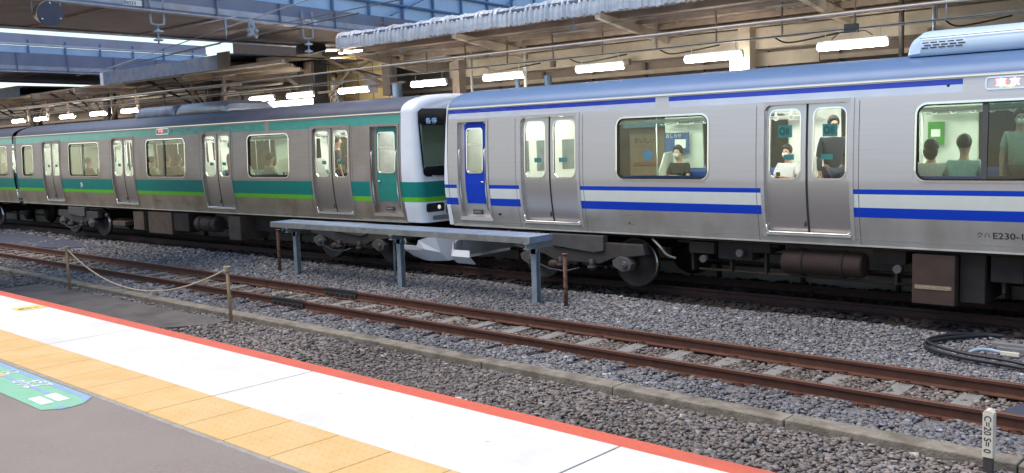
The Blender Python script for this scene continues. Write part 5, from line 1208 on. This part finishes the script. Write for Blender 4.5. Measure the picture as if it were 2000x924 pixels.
def person(base, rot, label, pose='stand', shirt=(.1,.1,.1), pants=(.04,.05,.08), hair='hair', mask=False, bag=None, phone=False, scale=1.0, look=0, longhair=False, back=None, floor=0, group=None, sleeves=.5):
    t = thing('person',base,label,'person',group); t.rotation_euler = (0,0,R(rot)); t.scale = (scale*(1-.02*(len(label)%3)),scale,scale*(1-.012*(len(label)%4))); BASE[t.name] = Vector((0,0,0))
    sit = pose == 'sit'
    pz = .47 if sit else .93; py = 0
    Vv = Vector; J = []; E_ = []
    def add(p,r,par=None):
        J.append((Vv(p),r)); 
        if par is not None: E_.append((par,len(J)-1))
        return len(J)-1
    lean = .05 if sit else 0
    pel = add((0,py,pz),(.145,.10)); sp1 = add((0,py+lean*.6,pz+.17),(.125,.09),pel); sp2 = add((0,py+lean,pz+.34),(.15,.10),sp1); nk0 = add((0,py+lean,pz+.50),(.075,.065),sp2)
    hd_f = -.07 if phone else -.02-.012*(len(label)%3)
    nk = add((0,py+lean-.01,pz+.56),(.052,.055),nk0); ch = add((0,py+lean+hd_f,pz+.63),(.06,.075),nk); hd = add((0,py+lean+hd_f+.005,pz+.72),(.077,.096),ch); tp = add((0,py+lean+hd_f+.005,pz+.79),(.055,.07),hd)
    nose = add((0,py+lean+hd_f-.105,pz+.685),(.012,.014),hd)
    for s_ in (-1,1): add((s_*.080,py+lean+hd_f+.01,pz+.69),(.008,.020),hd)
    arms = []
    for s_ in (-1,1):
        sh = add((s_*.175,py+lean,pz+.455),(.055,.058),sp2)
        if sit: el = (s_*.235,py-.04,pz+.20); wr = (s_*.10,py-.26,pz+.17 if not phone else pz+.26)
        elif pose == 'reach' and s_ > 0: el = (s_*.26,py-.12,pz+.62); wr = (s_*.22,py-.20,pz+.86)
        else: el = (s_*.225,py+.01,pz+.16); wr = (s_*.235,py-.06,pz-.08) if pose != 'carry' else (s_*.15,py-.24,pz+.15)
        e = add(el,(.042,.042),sh); w2 = add(wr,(.026,.030),e); d = (Vv(wr)-Vv(el)).normalized(); pm = add(Vv(wr)+d*.055,(.036,.018),w2)
        sx = Vv((0,0,1)).cross(d); sx = sx.normalized() if sx.length > .2 else Vv((0,1,0))
        for q,ln in ((-.030,.055),(-.010,.068),(.010,.064),(.030,.050)):
            f1 = add(Vv(wr)+d*.095+sx*q,.009,pm); add(Vv(wr)+d*(.095+ln)+sx*q*1.1+Vv((0,0,-.012)),.0075,f1)
        th = add(Vv(wr)+d*.05+sx*(-.045*s_),.011,w2); add(Vv(wr)+d*.085+sx*(-.058*s_),.009,th); arms.append((sh,e,w2))
    legs = []
    for s_ in (-1,1):
        hp = add((s_*.09,py,pz-.05),(.085,.09),pel)
        if sit: kn = (s_*.12,py-.43,pz-.03); an = (s_*.12,py-.40,pz-.44)
        elif pose == 'walk': kn = (s_*.10,py-.10*s_-.05,pz-.44); an = (s_*.10,py+.14*(-s_),pz-.84)
        else: kn = (s_*.10,py-.01,pz-.44); an = (s_*.10,py+.02,pz-.85)
        k = add(kn,(.056,.06),hp); a = add(an,(.038,.042),k); ft = add((an[0]*1.05,an[1]-.14,an[2]-.045),(.038,.026),a); legs.append((hp,k,a,ft))
    skinmesh('body',J,E_,'skin',t)
    # clothes follow the same skeleton a little outside the skin
    def sub(ids,grow,name,m,stretch=None):
        mp = {v:i for i,v in enumerate(ids)}; jj = []
        for v in ids:
            r = J[v][1]; r = r if isinstance(r,tuple) else (r,r); jj.append([J[v][0].copy(),(r[0]+grow,r[1]+grow)])
        if stretch: stretch(jj,mp)
        ee = [(mp[a],mp[b]) for a,b in E_ if a in mp and b in mp]; return skinmesh(name,jj,ee,m,t)
    up = [pel,sp1,sp2,nk0]+[v for a in arms for v in a[:2]]
    def st(jj,mp):
        jj[mp[nk0]][0] = J[nk0][0]+Vv((0,0,-.02)); jj[mp[nk0]][1] = (.092,.092); jj[mp[sp2]][1] = (.175,.13); jj[mp[sp1]][1] = (.155,.12); jj[mp[pel]][1] = (.168,.125); jj[mp[pel]][0] = J[pel][0]+Vv((0,0,-.06))
        for a in arms:
            sh_,e_ = J[a[0]][0],J[a[1]][0]; jj[mp[a[1]]][0] = sh_.lerp(e_,sleeves+.25 if sleeves<1 else 1.0)
    sub(up,.016,'shirt',fab(shirt),st)
    if sleeves >= 1:
        for a in arms: skinmesh('sleeve',[(J[a[1]][0].lerp(J[a[0]][0],.15),.056),(J[a[1]][0].lerp(J[a[2]][0],.9),.040)],[(0,1)],fab(shirt),t,1)
    lo = [pel]+[v for l in legs for v in l[:3]]
    sub(lo,.018,'trousers',fab(pants))
    for l in legs: skinmesh('shoe',[(J[l[2]][0]+Vv((0,.03,-.045)),(.045,.035)),(J[l[3]][0],(.042,.032))],[(0,1)],'ink',t,1)
    hc = J[hd][0]; mb = MB(); hr = .112
    mb.ball((hc.x,hc.y+.018,hc.z+.030),hr,0,16,(.86,1.0,1.02)); o = mb.build('hair',hair,t)
    for v in o.data.vertices:
        if v.co.y < hc.y-.045 and v.co.z < hc.z+.055: v.co.y = hc.y-.03; 
        if not longhair and v.co.z < hc.z-.05: v.co.z = hc.z-.05
    if longhair: MB().ball((hc.x,hc.y+.05,hc.z-.05),.10,0,12,(1.0,.7,1.25)).build('long_hair',hair,t)
    for s_ in (-1,1): MB().ball((s_*.030,hc.y-.088,hc.z+.002),.010,0,8,(1.3,.6,.8)).build('eye','ink',t)
    if mask: MB().ball((0,hc.y-.065,hc.z-.055),.058,0,12,(1.0,.75,.9)).build('face_mask','mask',t)
    else: MB().ball((0,hc.y-.094,hc.z-.060),.018,0,8,(1.3,.4,.35)).build('mouth',M.setdefault('lip',mat('lips',(.35,.14,.12),.5)),t)
    if phone: MB().box(-.035,.035,-.36,-.348,pz+.22,pz+.36).build('phone','ink',t)
    if bag == 'backpack': MB().box(-.14,.14,.13,.30,pz+.08,pz+.50).build('backpack','ink',t,bevel=.05)
    if bag == 'lap': MB().box(-.17,.17,-.42,-.22,pz+.02,pz+.26).build('lap_bag',fab((.10,.12,.14)),t,bevel=.04)
    return t
PS = 1.0
FL = 1.13
def seated(x,far,lab,**k):
    y = (D+2.95-.38) if far else (D+.38); dz_ = -.01 if far else .07
    return person((x,y,FL+dz_),0 if far else 180,lab,'sit',scale=PS,**k)
seated(-9.58,True,'seated person in a black shirt and white mask holding a phone',shirt=(.018,.022,.018),mask=True,phone=True)
seated(-7.36,True,'seated person in a white shirt with a dark bag behind the door pane',shirt=(.6,.6,.6),mask=True,phone=True,bag='lap')
seated(-4.22,False,'person with round dark hair and a cream top, back to the window',shirt=(.62,.60,.52),longhair=True)
seated(-3.80,False,'person in a pale teal shirt with cropped hair, back to the window beside the mullion',shirt=(.30,.45,.42))
person((-5.98,D+1.25,FL),40,'person in dark clothes standing behind the right pane of the blue car door','stand',shirt=(.03,.035,.05),scale=.99,sleeves=1)
person((-3.45,D+1.7,FL),20,'standing person in a pale shirt with one arm raised behind dark glass','reach',shirt=(.35,.45,.40),scale=.98,mask=True)
G_ = 'passengers seen through the windows of the green striped cars'
seated(-25.72,False,'person in a pale green shirt, leftmost of three heads in a green car window',shirt=(.55,.62,.50),group=G_)
seated(-24.85,False,'person in a black jacket, middle of three heads in a green car window',shirt=(.03,.035,.05),sleeves=1,group=G_)
seated(-24.25,False,'person in a grey green shirt, rightmost of three heads in a green car window',shirt=(.30,.36,.33),group=G_)
seated(-22.0,True,'person with a white mask facing the window nearest the cab in the green car',shirt=(.55,.6,.58),mask=True,phone=True,group=G_)
seated(-19.85,False,'person in a white top in the green car window nearest the cab',shirt=(.65,.65,.6),group=G_)
seated(-29.8,False,'person in a dark jacket behind the third large window of the green car',shirt=(.06,.07,.07),sleeves=1,group=G_)
seated(-28.9,False,'person in a grey shirt right of the dark jacketed one in the green car',shirt=(.25,.28,.27),group=G_)
seated(-33.75,False,'person in a dark green top behind the small end window of the green car',shirt=(.10,.15,.12),group=G_)
seated(-36.1,False,'person in a dark top in the car at the left edge of the picture',shirt=(.06,.08,.07),group=G_)
person((-17.95,D+.95,FL),150,'standing person in a dark shirt behind the left pane of a green car door','stand',shirt=(.10,.10,.11),group=G_,scale=.97)
person((-17.1,D+.7,FL),200,'standing person in a brown jacket behind the right green car door pane','stand',shirt=(.22,.16,.11),mask=True,group=G_,scale=.9)
person((-22.3,D+.8,FL),170,'person in an ochre top behind the second door of the green car','stand',shirt=(.30,.17,.10),group=G_,scale=.97)
person((-25.8,20.2,3.30),-70,'person in a white shirt with a dark backpack on the stairs by the yellow wall','walk',shirt=(.75,.76,.78),pants=(.35,.36,.38),bag='backpack')
for o in [k for k in bpy.data.objects if k.get('category') == 'platform lamp']: pass

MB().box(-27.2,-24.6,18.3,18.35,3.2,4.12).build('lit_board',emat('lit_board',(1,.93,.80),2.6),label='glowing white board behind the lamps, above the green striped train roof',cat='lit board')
